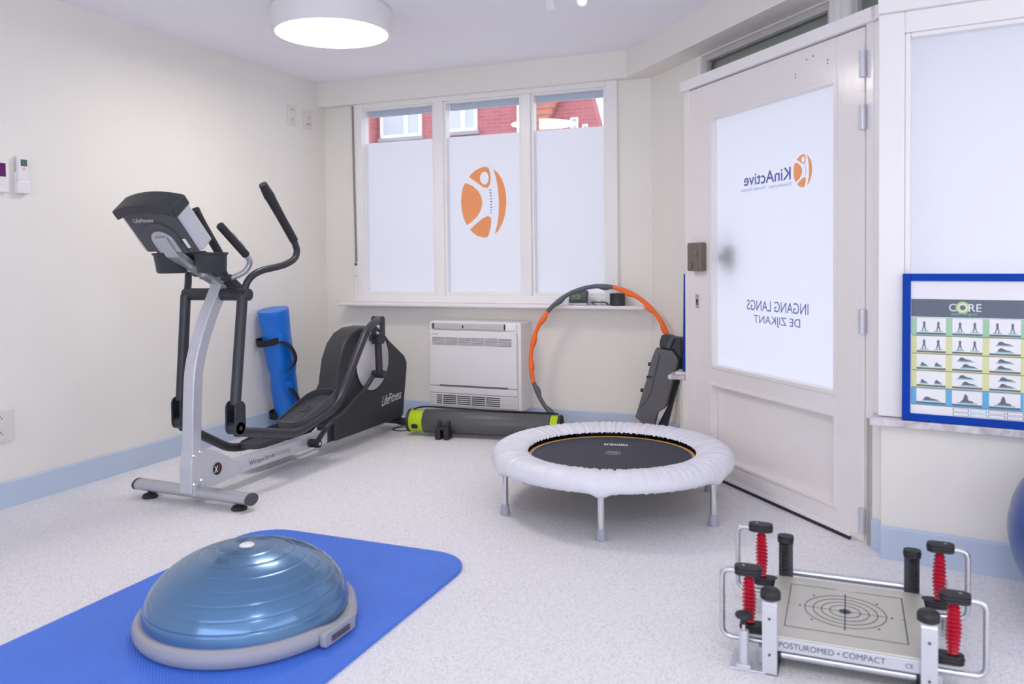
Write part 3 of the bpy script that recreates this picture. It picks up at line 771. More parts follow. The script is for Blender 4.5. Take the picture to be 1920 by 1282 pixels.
# ---------------------------------------------------------------- things on the window sill
SZ = 0.8005
ck = empty('digital_clock', (-1.575, 4.89, SZ), 'small grey digital weather clock on the back window sill', 'clock')
cz = Vector((0, 0.28, 0.96)).normalized(); cn = Vector((0, -0.96, 0.28)).normalized()
b = nb(); obox(b, (-1.635, 4.872, SZ+0.014), XA, cz, cn, (0, 0, -0.014), (0.122, 0.080, 0.0)); build('case', b, M['dplas'], ck, bevel=0.003)
b = nb(); obox(b, (-1.635, 4.872, SZ+0.014), XA, cz, cn, (0.012, 0.018, 0.0), (0.110, 0.072, 0.001)); build('display', b, M['lcd'], ck)
label_text('digits', '10:26', Vector((-1.620, 4.872, SZ+0.014))+cz*0.026+cn*0.0015, XA, cz, 0.06, 0.028, M['lcd2'], ck, nrm=(0, 0, 0))
b = nb(); box(b, -1.632, -1.515, 4.865, 4.91, SZ, SZ+0.014); build('foot', b, M['lgrey'], ck, bevel=0.002)
b = nb(); cyl(b, (-1.327, 4.905, SZ), (-1.327, 4.905, SZ+0.075), 0.047, seg=36)
tag(build('speaker', b, M['shroud'], None, auto=40, bevel=0.003), 'small black round loudspeaker on the back window sill', 'speaker')
gl = empty('sunglasses', (-1.44, 4.90, SZ), 'dark glasses lying on the back window sill beside the black speaker', 'glasses')
b = nb()
for x in (-1.465, -1.415):
    b = nb(); lathe(b, [(0.0, 0.0), (0.019, 0.0), (0.019, 0.003), (0.0, 0.003)], (x, 4.875, SZ+0.017), (0, 1, 0.3), 20); build('lens', b, M['dglass'], gl)
b = nb(); tube(b, rounded([(-1.485, 4.93, SZ+0.004), (-1.487, 4.874, SZ+0.020), (-1.395, 4.874, SZ+0.020), (-1.393, 4.93, SZ+0.004)], 0.006), 0.004, 8); build('rim', b, M['char'], gl)

# ---------------------------------------------------------------- ceiling lamp and spots
def drum(x, y, label):
    t = empty('ceiling_lamp', (x, y, 2.235), label, 'lamp', 'round drum ceiling lamps')
    b = nb(); lathe(b, [(0.275, 2.238), (0.297, 2.235), (0.297, 2.352), (0.288, 2.352), (0.288, 2.363), (0.0, 2.363)], (x, y, 0), ZA, 72); build('drum_shade', b, M['lampb'], t, auto=30)
    b = nb(); lathe(b, [(0.0, 2.2375), (0.288, 2.2375), (0.288, 2.245), (0.0, 2.245)], (x, y, 0), ZA, 72); build('diffuser', b, M['lamp'], t)
    return t
drum(-2.408, 3.48, 'round white drum ceiling lamp, lit, above the elliptical trainer')
drum(0.3, 0.35, 'round white drum ceiling lamp behind the camera')
def spotlight(x, y, tilt, label, z=2.275):
    t = empty('ceiling_spotlight', (x, y, ZC), label, 'lamp', 'small ceiling spotlights')
    b = nb(); cyl(b, (x, y, ZC-0.012), (x, y, ZC), 0.03, seg=24); build('ceiling_rose', b, M['white'], t, auto=40)
    d = Vector(tilt).normalized(); p = Vector((x, y, ZC-0.055))
    b = nb(); cyl(b, p-d*0.01, p+d*0.055, 0.026, seg=24); cyl(b, (x, y, ZC-0.05), (x, y, ZC-0.01), 0.007, seg=10); hd = build('lamp_head', b, M['white'], t, auto=40)
    b = nb(); cyl(b, p+d*0.055, p+d*0.057, 0.015, seg=20); build('bulb', b, M['spotm'], hd)
spotlight(-1.285, 3.59, (-0.15, 0.75, -0.62), 'small white ceiling spotlight turned away, at the top picture edge')
spotlight(-1.158, 3.690, (0.25, -0.80, -0.38), 'small ceiling spotlight glowing warm white at the top picture edge')
spotlight(-0.6, 1.2, (-0.1, 0.2, -0.9), 'small white ceiling spotlight behind the camera, the nearer one to the balance dome')
spotlight(-1.6, -0.3, (-0.1, 0.2, -0.9), 'small white ceiling spotlight furthest behind the camera')

# ---------------------------------------------------------------- exercise mat and balance dome
b = nb()
mo = rrect(-2.235, -1.255, 0.78, 2.665, 0.16, 8)
prism(b, mo, (0, 0, 0), XA, YA, ZA, 0.0, 0.014)
tag(build('exercise_mat', b, M['mat_b'], None, bevel=0.004, auto=30), 'royal blue exercise mat with rounded corners on the floor under the balance dome', 'exercise mat')
BC = Vector((-1.68, 1.94, 0.014))
bo = empty('balance_dome', BC, 'pearly blue half ball balance trainer on a grey base, lying on the blue mat', 'balance trainer')
b = nb()
HA = math.radians(8)
def wobr(j, t, r, z):
    d = (t-HA+PI) % (2*PI)-PI; k = math.exp(-(d/0.28)**2)
    return (r+(0.018*k if r > 0.29 else 0), z-(0.012*k if z > 0.045 else 0))
lathe(b, [(0.0, 0.0), (0.298, 0.0), (0.312, 0.006), (0.320, 0.018), (0.322, 0.032), (0.317, 0.046), (0.306, 0.054), (0.295, 0.054), (0.290, 0.046), (0.0, 0.046)], BC, ZA, 120, wob=wobr)
bs = build('base_platform', b, M['bosug'], bo, auto=30)
b = nb()
prof = [(0.288, 0.035)]
A_, B_ = 0.299, 0.186
n = 180
for i in range(n+1):
    a = i/n*PI/2
    r, z = A_*math.cos(a)**0.92, 0.044+B_*math.sin(a)
    g = 0
    for ga in (0.22, 0.40, 0.58, 0.76, 0.95, 1.13, 1.30):
        g += 0.0014*math.exp(-((a-ga)/0.011)**2)
    prof.append((max(r-g*math.cos(a), 0.0 if i == n else 0.001), z-g*math.sin(a)))
lathe(b, prof, BC, ZA, 120)
dm = build('inflated_dome', b, M['bosu'], bo, smooth=True, auto=60)
b = nb(); lathe(b, [(0.0, 0.2335), (0.018, 0.2335), (0.021, 0.231), (0.024, 0.228)], BC, ZA, 28); build('air_plug', b, M['wprint'], bo, auto=60)
ht = Vector((math.cos(HA-0.16), math.sin(HA-0.16), 0)); hv = Vector((-ht.y, ht.x, 0))
b = nb(); obox(b, BC, ht, hv, ZA, (0.325, -0.045, 0.012), (0.339, 0.045, 0.032)); build('grip_recess', b, M['grill'], bs, bevel=0.004)
b = nb(); prism(b, rrect(-0.075, 0.075, 0.004, 0.046, 0.012), BC+ht*0.318, hv, ZA, ht, 0.0, 0.019); build('side_grip', b, M['bosug'], bs, bevel=0.004)

# ---------------------------------------------------------------- gym ball at the right
b = nb(); prof = []
for i in range(49):
    a = -PI/2+PI*i/48; r = 0.275*math.cos(a); z = 0.275+0.275*math.sin(a)
    if i % 6 == 3: r *= 0.994
    prof.append((max(r, 0.0 if i in (0, 48) else 0.001), z))
prof[0] = (0, 0.0); prof[-1] = (0, 0.55)
lathe(b, prof, (0.716, 2.80, 0), ZA, 72)
tag(build('gym_ball', b, M['ball'], None, smooth=True, auto=60), 'blue inflated gym ball on the floor, cut by the right picture edge', 'ball')

# ---------------------------------------------------------------- mini trampoline
TC = Vector((-0.985, 3.515, 0))
tr = empty('mini_trampoline', TC, 'round mini trampoline with silver grey padded cover and dark jumping mat', 'trampoline')
b = nb()
cov = [(0.374, 0.232), (0.380, 0.242), (0.402, 0.250), (0.440, 0.259), (0.485, 0.263), (0.515, 0.253), (0.532, 0.232), (0.536, 0.208), (0.530, 0.190), (0.515, 0.184), (0.495, 0.188)]
rw = random.Random(3)
ph = [(rw.uniform(0, 2*PI), rw.randint(60, 95), rw.uniform(.3, 1)) for _ in range(5)]
def wobc(j, t, r, z):
    s = 0
    for q_i, (p_, k_, a_) in enumerate(ph):
        w_ = math.sin(k_*t*0.5+p_+0.9*math.sin(3*t+p_)+0.5*math.sin(7*t)); s += a_*(0.55-2.0*(1-abs(w_))**4)
    s /= 1.6
    amp = [0.005, 0.005, 0.0055, 0.0052, 0.0040, 0.0022, 0.0012, 0.001, 0.002, 0.003, 0.003][j]
    drop = 0
    if j >= 7:   # cover pulled down at the legs
        for la in LEG:
            d = (t-la+PI) % (2*PI)-PI; drop += 0.016*math.exp(-(d/0.07)**2)
    return r+amp*s*0.5*(-1 if j < 3 else 1), z+amp*s-drop
LEG = [math.radians(a) for a in (-139, -79, -19, 41, 101, 161)]
lathe(b, cov, TC, ZA, 540, wob=wobc)
build('padded_cover', b, M['cover'], tr, smooth=True, auto=70)
b = nb(); lathe(b, [(0.0, 0.216), (0.352, 0.216), (0.352, 0.214), (0.0, 0.214)], TC, ZA, 96); jm = build('jumping_mat', b, M['tmat'], tr)
b = nb(); lathe(b, [(0.350, 0.2166), (0.358, 0.2166), (0.358, 0.214), (0.350, 0.214)], TC, ZA, 96, closed=True); build('edge_band', b, M['bband'], jm)
b = nb(); lathe(b, [(0.358, 0.217), (0.365, 0.2175), (0.365, 0.214), (0.358, 0.214)], TC, ZA, 96, closed=True); build('edge_band', b, M['yel'], jm)
b = nb(); lathe(b, [(0.365, 0.2175), (0.371, 0.2175), (0.371, 0.214), (0.365, 0.214)], TC, ZA, 96, closed=True); build('edge_band', b, M['orange'], jm)
b = nb()
for k in range(36):
    b = nb(); a = 2*PI*k/36; u = Vector((math.cos(a), math.sin(a), 0)); cyl(b, TC+u*0.369+ZA*0.215, TC+u*0.492+ZA*0.212, 0.006, seg=8); build('elastic_cord', b, M['black'], tr)
label_text('lettering', 'trimilin', TC+Vector((-0.085, 0.165, 0.2165)), (0.97, 0.13, 0), (-0.13, 0.97, 0), 0.115, 0.045, M['wprint'], jm, nrm=(0, 0, 0.0003), bold=0.02)
lc = TC+Vector((0.0, 0.03, 0.2166))
b = nb(); lathe(b, [(0.032, 0), (0.0345, 0), (0.0345, 0.0004), (0.032, 0.0004)], lc, ZA, 40, closed=True)
for k, yy in enumerate((-0.012, 0.008)):
    for q in range(4): box(b, lc.x-0.022+q*0.0115, lc.x-0.014+q*0.0115, lc.y+yy, lc.y+yy+0.008, lc.z, lc.z+0.0004)
build('round_mark', b, M['lgrey'], jm)
lb = math.radians(128)
b = nb(); lv = Vector((-math.sin(lb), math.cos(lb), 0)); lr = Vector((math.cos(lb), math.sin(lb), 0)); obox(b, TC+lr*0.352+ZA*0.2175, lv, lr, ZA, (-0.022, -0.005, 0), (0.022, 0.012, 0.002)); build('sewn_label', b, M['salm'], jm)
b = nb(); lathe(b, [(0.371, 0.2145), (0.486, 0.206), (0.486, 0.204), (0.371, 0.2125)], TC, ZA, 96, closed=True); build('gap_shade_ring', b, M['black'], tr)  # black ring added to paint the shade in the gap under the cover
b = nb(); tube(b, [TC+Vector((0.500*math.cos(a), 0.500*math.sin(a), 0.212)) for a in [2*PI*k/96 for k in range(96)]], 0.014, closed=True); build('steel_rim', b, M['chrome'], tr, smooth=True, auto=60)
for a in LEG:
    u = Vector((math.cos(a), math.sin(a), 0)); p = TC+u*0.502
    b = nb(); cyl(b, p+ZA*0.04, p+ZA*0.205, 0.0138, seg=20); lg = build('leg', b, M['chrome'], tr, auto=40)
    b = nb(); lathe(b, [(0.0, 0.0), (0.020, 0.0), (0.0215, 0.008), (0.0165, 0.045), (0.0135, 0.048), (0.0126, 0.048)], p, ZA, 24); build('rubber_foot', b, M['footg'], lg, auto=50)

# ---------------------------------------------------------------- grey training tube on the floor with lime ends
P0, P1 = Vector((-2.548, 4.465, 0.088)), Vector((-1.600, 4.590, 0.088))
ax = (P1-P0).normalized()
tu = empty('weighted_training_tube', (P0+P1)/2-ZA*0.088, 'long grey foam training tube with lime green ends lying under the air conditioner', 'training tube')
b = nb(); lathe(b, [(0.045, 0.095), (0.070, 0.095), (0.074, 0.10), (0.0745, 0.90), (0.070, 0.905), (0.045, 0.905)], P0, ax, 48); build('sleeve', b, M['rgrey'], tu, auto=50)
for q, sgn in ((0.0, 1), (0.955, -1)):
    b = nb(); A0 = P0+ax*q if sgn > 0 else P0+ax*0.955
    lathe(b, [(0.050, 0.0), (0.066, 0.0), (0.068, 0.004), (0.068, 0.10), (0.050, 0.10)], A0, ax*sgn, 48, closed=True); ec = build('end_cap', b, M['lime'], tu, auto=50)
    b = nb(); lathe(b, [(0.0, 0.012), (0.066, 0.012), (0.0705, 0.0), (0.0715, -0.010), (0.067, -0.012), (0.058, -0.002), (0.0, 0.010)], A0, ax*sgn, 48); build('rubber_rim', b, M['black'], ec, auto=50)
    _, uu, vv = frame_of(ax)
    b = nb(); s_ = Vector((0.13, -0.92, -0.36)).normalized(); s_ = (s_-ax*s_.dot(ax)).normalized(); tt = ax.cross(s_)
    prism(b, rrect(0.024, 0.070, -0.016, 0.016, 0.015), A0 if sgn > 0 else A0, ax*sgn, tt, s_, 0.062, 0.0692); build('hand_slot', b, M['black'], ec)
for q in (0.215,):
    c = P0+ax*q
    b = nb(); side = Vector((ax.y, -ax.x, 0))
    tube(b, rounded([c+side*0.066+ZA*0.02, c+side*0.098-ZA*0.02, c+side*0.098-ZA*0.076], 0.02), 0.012, 10)
    tube(b, rounded([c+ax*0.06+side*0.066+ZA*0.02, c+ax*0.06+side*0.098-ZA*0.02, c+ax*0.06+side*0.098-ZA*0.076], 0.02), 0.012, 10)
    obox(b, c, ax, side, ZA, (-0.012, 0.04, -0.088), (0.022, 0.125, -0.02)); obox(b, c, ax, side, ZA, (0.042, 0.04, -0.088), (0.074, 0.125, -0.02)); obox(b, c, ax, side, ZA, (-0.012, 0.05, -0.035), (0.074, 0.115, -0.012))
    build('cradle_foot', b, M['black'], tu, bevel=0.006)
    b = nb(); c = P0+ax*0.80
    obox(b, c, ax, side, ZA, (-0.012, -0.11, -0.088), (0.03, 0.09, -0.055)); build('cradle_foot', b, M['black'], tu, bevel=0.006)
b = nb()
pp = [P0+ax*0.02+ZA*0.071, P0+ax*0.07+ZA*0.086, P0+ax*0.16+ZA*0.090, P0+ax*0.5+ZA*0.081, P0+ax*0.88+ZA*0.078, P0+ax*0.945+ZA*0.074]
tube(b, catmull(pp, 8), 0.005, 8, sx=2.4, upv=(0, 0, 1)); build('carry_strap', b, M['web'], tu, auto=60)

# ---------------------------------------------------------------- hula hoop leaning on the sill
HR = 0.457
hb = Vector((-1.420, 4.715, 0.014)); tp = Vector((-1.395, 4.808, 0.925))
hz = (tp-hb).normalized(); hc = hb+hz*HR; hx = Vector((1, -0.07, 0)).normalized(); hx = (hx-hz*hx.dot(hz)).normalized()
hp = empty('hula_hoop', hb, 'orange and grey wavy foam hula hoop leaning on the back window sill', 'hula hoop')
segs = 6
for k in range(segs):
    a0 = math.radians(81-60*k-60); 
    pts = []; n = 42
    hxn = hz.cross(hx)
    b = nb()
    for i in range(n+1):
        a = a0+math.radians(60)*i/n
        pts.append(hc+hx*math.cos(a)*HR+hz*math.sin(a)*HR)
    rr = [0.0135+0.0055*max(0, math.sin(2*PI*(i/n)*3-0.6))*(1 if 0.05 < i/n < 0.95 else 0.3) for i in range(n+1)]
    # bulges sit on the inner side of the ring
    pts2 = []
    for i, p in enumerate(pts):
        inn = (hc-p).normalized(); pts2.append(p+inn*(rr[i]-0.0135))
    tube(b, pts2, 0.0135, 16, rf=lambda t, rr=rr, n=n: rr[min(n, int(round(t*n)))])
    build('foam_segment', b, M['orange'] if k % 2 == 0 else M['hgrey'], hp, smooth=True, auto=60)

# ---------------------------------------------------------------- aerobic step leaning upright in the corner
st = empty('aerobic_step', (-1.04, 4.57, 0.0), 'dark grey plastic aerobic step standing upright against the wall left of the door', 'aerobic step')
SX0, SXK, SZ0, SZK, SZX = -0.9738, 0.003006, 0.6597, 0.003022, 0.000162
def sp(px, py):  # outline laid out on the vertical plane Y = 4.53, metres
    return (SX0+(px-1240)*SXK, max(0.0, SZ0-(py-628)*SZK+(px-1240)*SZX))
q_ = lambda x, y: sp(1180+x/4.93, 560+y/4.93)
deck = [q_(245, 450), q_(290, 465), q_(395, 482), q_(450, 560), q_(443, 620), q_(330, 1008), q_(255, 1050), q_(215, 1190), q_(190, 1340), q_(85, 1340), q_(95, 1135), q_(42, 1100), q_(85, 960), q_(165, 700), q_(205, 540)]
b = nb(); prism(b, deck, (0, 4.56, 0), XA, ZA, YA, -0.03, 0.03)
build('deck', b, M['step'], st, bevel=0.008, seg=3)
b = nb(); pan = [q_(262, 480), q_(283, 520), q_(262, 590), q_(190, 880), q_(150, 950), q_(85, 1005), q_(100, 935), q_(180, 660), q_(222, 520)]
prism(b, pan, (0, 4.528, 0), XA, ZA, YA, -0.006, 0.006); build('side_lip', b, M['step'], st, bevel=0.004)
b = nb(); box(b, *[sp(1212, 707)[0], sp(1222, 707)[0]], 4.515, 4.535, sp(1217, 707)[1], sp(1217, 704)[1]); build('recess', b, M['black'], st)
b = nb(); back = [q_(330, 460), q_(470, 520), q_(452, 680), q_(440, 760), q_(385, 930), q_(318, 1190), q_(290, 1330), q_(200, 1330), q_(230, 1190), q_(330, 1000)]
prism(b, back, (0, 4.60, 0), XA, ZA, YA, -0.008, 0.06); build('underside', b, M['black'], st, bevel=0.01)
b = nb(); prism(b, [q_(265, 445), q_(268, 400), q_(287, 337), q_(345, 343), q_(400, 365), q_(478, 375), q_(480, 550), q_(450, 565), q_(395, 486), q_(290, 468)], (0, 4.59, 0), XA, ZA, YA, -0.035, 0.06); build('riser_block', b, M['shroud'], st, bevel=0.01)
b = nb(); cyl(b, (q_(350, 462)[0], 4.550, q_(350, 462)[1]), (q_(395, 362)[0], 4.560, q_(395, 362)[1]), 0.016, seg=16); build('riser_tube', b, M['dplas'], st, auto=40)
for y_ in (607, 850):
    x_ = 182 if y_ == 607 else 108
    b = nb(); c = q_(x_, y_); cyl(b, (c[0]-0.012, 4.56, c[1]), (c[0]+0.02, 4.56, c[1]), 0.011, seg=12); build('rubber_foot', b, M['black'], st, auto=40)

# ---------------------------------------------------------------- blue weight bag leaning at the left wall
wb_ = empty('training_bag', (-3.38, 4.34, 0.0), 'bright blue cylindrical training bag with black handles leaning on the left wall', 'training bag')
A0 = Vector((-3.385, 4.345, 0.016)); A1 = Vector((-3.395, 4.205, 0.790)); ba = (A1-A0).normalized()
b = nb()
prf = [(0.0, 0.0), (0.068, 0.0), (0.080, 0.01), (0.083, 0.10), (0.082, 0.20), (0.085, 0.30), (0.083, 0.36), (0.088, 0.42), (0.092, 0.50), (0.091, 0.58), (0.092, 0.66), (0.095, 0.72), (0.098, 0.780), (0.096, 0.787), (0.0, 0.787)]
prf = [(r, z) for r, z in prf]
fine = []
for i in range(len(prf)-1):
    for k in range(5): t = k/5; fine.append((prf[i][0]*(1-t)+prf[i+1][0]*t, prf[i][1]*(1-t)+prf[i+1][1]*t))
fine.append(prf[-1])
def wobb(j, t, r, z):
    if z < 0.03 or z > 0.74: return r, z
    c = 0.0022*math.sin(3*t+z*13)+0.0015*math.sin(5*t-z*23)+0.005*math.exp(-((z-0.40)/0.05)**2)*math.sin(4*t+40*z)
    return r+c, z
lathe(b, fine, A0, ba, 64, wob=wobb); bb = build('bag_body', b, M['bag'], wb_, smooth=True, auto=50)
def bagpt(ang, h, rr):
    d, u, v = frame_of(ba); f_ = (-fw-d*(-fw).dot(d)).normalized(); s = d.cross(f_)   # f_ faces the room
    if s.x < 0: s = -s
    return A0+ba*h+(f_*math.cos(ang)+s*math.sin(ang))*rr
def strapmesh(pts, wdt, th=0.004):
    b = nb(); P_ = catmull(pts, 6); m = len(P_)
    return P_
def band(pts, wv, wdt, th=0.004):
    b = nb(); P_ = catmull(pts, 6); n = len(P_); R_ = []
    for i, p in enumerate(P_):
        d = (P_[min(i+1, n-1)]-P_[max(i-1, 0)]).normalized(); wd = Vector(wv); wd = (wd-d*wd.dot(d)).normalized(); nn = d.cross(wd)
        R_.append([b.verts.new(p+wd*(wdt/2)*a+nn*(th/2)*c) for a, c in ((-1, -1), (1, -1), (1, 1), (-1, 1))])
    for i in range(n-1):
        for k in range(4): b.faces.new((R_[i][k], R_[i][(k+1) % 4], R_[i+1][(k+1) % 4], R_[i+1][k]))
    b.faces.new(R_[0][::-1]); b.faces.new(R_[-1]); return b
build('handle', band([bagpt(a, 0.60+0.012*math.sin(a), rr) for a, rr in ((0.35, 0.10), (0.0, 0.118), (-0.4, 0.128), (-0.8, 0.132), (-1.2, 0.130), (-1.55, 0.122), (-1.8, 0.10))], ba, 0.040), M['web'], wb_)
build('handle', band([bagpt(0.45, 0.595, 0.100), bagpt(0.75, 0.575, 0.118), bagpt(0.95, 0.53, 0.134), bagpt(1.02, 0.48, 0.140), bagpt(0.95, 0.44, 0.134), bagpt(0.7, 0.405, 0.112), bagpt(0.55, 0.395, 0.100)], bagpt(0.9, 0.5, 1)-bagpt(-0.6, 0.5, 1)*0.6, 0.038), M['web'], wb_)
build('handle', band([bagpt(0.62, 0.285, 0.095), bagpt(0.80, 0.25, 0.112), bagpt(0.95, 0.19, 0.122), bagpt(0.95, 0.13, 0.120), bagpt(0.8, 0.08, 0.10)], bagpt(0.9, 0.5, 1)-bagpt(-0.6, 0.5, 1)*0.6, 0.036), M['web'], wb_)
build('handle', band([bagpt(a, 0.10, rr) for a, rr in ((-0.6, 0.093), (-0.9, 0.112), (-1.2, 0.118), (-1.5, 0.112), (-1.8, 0.092))], ba, 0.045), M['web'], wb_)
for h_, a_ in ((0.615, 0.42), (0.30, 0.55)):
    b = nb(); p = bagpt(a_, h_, 0.0915); nd = (p-(A0+ba*h_)).normalized(); sd = ba.cross(nd)
    prism(b, rrect(-0.028, 0.028, -0.03, 0.03, 0.026), p, sd, ba, nd, 0.0, 0.006); build('handle_patch', b, M['bag'], wb_, bevel=0.002)

# ---------------------------------------------------------------- elliptical trainer
E = Vector((-2.76, 2.84, 0))
el = empty('elliptical_trainer', E, 'silver and charcoal elliptical cross trainer with swinging handles at the left wall', 'elliptical trainer')
def e(x, y, z): return E+Vector((x, y, z))
b = nb(); tube(b, [e(-0.325, 0, 0.058), e(0.325, 0, 0.052)], 0.026, 24, sx=1.45, upv=(0, 0, 1)); fs = build('front_stabilizer', b, M['silver'], el, auto=50)
for x, z in ((-0.33, 0.058), (0.33, 0.052)):
    b = nb(); tube(b, [e(x-0.007, 0, z), e(x+0.007, 0, z)], 0.0265, 24, sx=1.45, upv=(0, 0, 1)); build('end_cap', b, M['dplas'], fs, auto=50)
for x in (-0.262, 0.262):
    b = nb(); lathe(b, [(0.0, 0.0), (0.034, 0.0), (0.036, 0.006), (0.028, 0.018), (0.012, 0.022), (0.010, 0.032), (0.0, 0.032)], e(x, 0, 0), ZA, 28); build('levelling_foot', b, M['black'], fs, auto=50)
# upright
up_pts = catmull([e(0, -0.006, 0.075), e(0, -0.003, 0.26), e(0, 0.006, 0.45), e(0, 0.020, 0.60), e(0, 0.053, 0.71), e(0, 0.107, 0.83), e(0, 0.172, 0.94), e(0, 0.195, 0.985)], 6)
b = nb(); R_ = []
for i, p in enumerate(up_pts):
    d = (up_pts[min(i+1, len(up_pts)-1)]-up_pts[max(i-1, 0)]).normalized(); nn = XA.cross(d)
    hw = 0.031; hd = 0.028
    R_.append([b.verts.new(p+XA*hw*a+nn*hd*c) for a, c in ((-1, -1), (1, -1), (1, 1), (-1, 1))])
for i in range(len(R_)-1):
    for k in range(4): b.faces.new((R_[i][k], R_[i][(k+1) % 4], R_[i+1][(k+1) % 4], R_[i+1][k]))
b.faces.new(R_[0][::-1]); b.faces.new(R_[-1])
ud = build('upright_post', b, M['silv2'], el, bevel=0.006, auto=35)
b = nb(); prism(b, [(-0.045, 0.055), (-0.045, 0.17), (-0.032, 0.25), (0.025, 0.25), (0.08, 0.232), (0.14, 0.203), (0.20, 0.168), (0.262, 0.130), (0.262, 0.068), (0.10, 0.058)], E, YA, ZA, XA, -0.036, 0.036)
gp_ = build('base_gusset', b, M['silv2'], el, bevel=0.004)
b = nb(); 
for y, z in ((-0.028, 0.225), (0.012, 0.235), (-0.028, 0.095), (0.015, 0.105)):
    b = nb(); cyl(b, e(0.036, y, z), e(0.044, y, z), 0.009, seg=6); cyl(b, e(0.036, y, z), e(0.038, y, z), 0.012, seg=16); build('bolt', b, M['chrome'], gp_, auto=30)
b = nb(); prism(b, [(-0.04, 0.045), (0.05, 0.045), (0.035, 0.058), (0.02, 0.10), (0.008, 0.10), (0.0, 0.06), (-0.018, 0.06), (-0.024, 0.09), (-0.036, 0.09)], E, YA, ZA, XA, 0.036, 0.046); build('bracket', b, M['silv2'], gp_, bevel=0.002)
b = nb(); box(b, E.x-0.034, E.x+0.034, E.y+0.22, E.y+1.25, 0.070, 0.136); rl = build('rail', b, M['silv2'], el, bevel=0.006)
b = nb(); cyl(b, e(0.036, 0.112, 0.135), e(0.040, 0.112, 0.135), 0.036, seg=36); bd_ = build('badge', b, M['silv2'], gp_, auto=40)
b = nb(); cyl(b, e(0.040, 0.112, 0.135), e(0.0408, 0.112, 0.135), 0.029, seg=36); build('badge_face', b, M['black'], bd_)
label_text('lettering', 'X', e(0.0412, 0.090, 0.119), YA, ZA, 0.026, 0.030, M['wprint'], bd_, nrm=(0, 0, 0), bold=0.03, shear=0.2)
label_text('lettering', '1', e(0.0412, 0.118, 0.119), YA, ZA, 0.014, 0.034, M['red'], bd_, nrm=(0, 0, 0), bold=0.02, shear=0.3)
label_text('lettering', 'WhisperStride', e(0.0345, 0.335, 0.088), YA, ZA, 0.195, 0.030, M['ink'], rl, nrm=(0, 0, 0))
label_text('lettering', 'Technology', e(0.0345, 0.540, 0.088), YA, ZA, 0.115, 0.029, M['tech'], rl, nrm=(0, 0, 0))
# rear shroud
prof = [(1.02, 0.070), (1.035, 0.26), (1.045, 0.41), (1.075, 0.53), (1.125, 0.615), (1.195, 0.670), (1.28, 0.695), (1.40, 0.698), (1.485, 0.688), (1.555, 0.645), (1.63, 0.583), (1.81, 0.470), (1.84, 0.425), (1.838, 0.38), (1.805, 0.21), (1.785, 0.085), (1.76, 0.070)]
b = nb(); prism(b, prof, E, YA, ZA, XA, -0.066, 0.066); hs = build('drive_shroud', b, M['shroud'], el, bevel=0.012, seg=3, auto=50)
b = nb(); box(b, E.x-0.038, E.x+0.038, E.y+0.985, E.y+1.30, 0.067, 0.16); build('shroud_collar', b, M['shroud'], hs, bevel=0.004)
b = nb(); lathe(b, [(0.0, 0.0), (0.178, 0.0), (0.182, 0.004), (0.176, 0.010), (0.0, 0.010)], e(0.062, 1.42, 0.485), XA, 64); dk = build('crank_disc', b, M['lgrey'], el, auto=50)
b = nb(); lathe(b, [(0.0, 0.0), (0.178, 0.0), (0.182, 0.004), (0.176, 0.010), (0.0, 0.010)], e(-0.062, 1.42, 0.485), -XA, 64); build('crank_disc', b, M['lgrey'], el, auto=50)
b = nb(); lathe(b, [(0.184, 0.0), (0.192, 0.0), (0.192, 0.006), (0.184, 0.006)], e(0.064, 1.42, 0.485), XA, 64, closed=True); build('disc_rim', b, M['black'], hs, auto=50)
label_text('lettering', 'LifeFitness', e(0.0685, 1.512, 0.185), (0, 0.998, 0.06), (0, -0.06, 0.998), 0.245, 0.060, M['wprint'], hs, nrm=(0, 0, 0), shear=0.5)
b = nb(); cyl(b, e(-0.20, 1.775, 0.045), e(0.20, 1.775, 0.045), 0.022, seg=20); build('rear_stabilizer', b, M['shroud'], el, auto=40)
for x in (-0.17, 0.17):
    b = nb(); cyl(b, e(x, 1.775, 0.0), e(x, 1.775, 0.03), 0.026, 0.018, seg=20); build('levelling_foot', b, M['black'], el, auto=40)
def smooth_tube(name, pts, r, m, par, rad=0.05, seg=18, cap=True):
    b = nb(); tube(b, rounded(pts, rad, 8), r, seg); return build(name, b, m, par, auto=60)
# cross bar carrying the arms
b = nb(); cyl(b, e(-0.200, 0.182, 0.944), e(0.188, 0.182, 0.944), 0.029, seg=28); cb = build('pivot_bar', b, M['char'], el, auto=40, bevel=0.004)
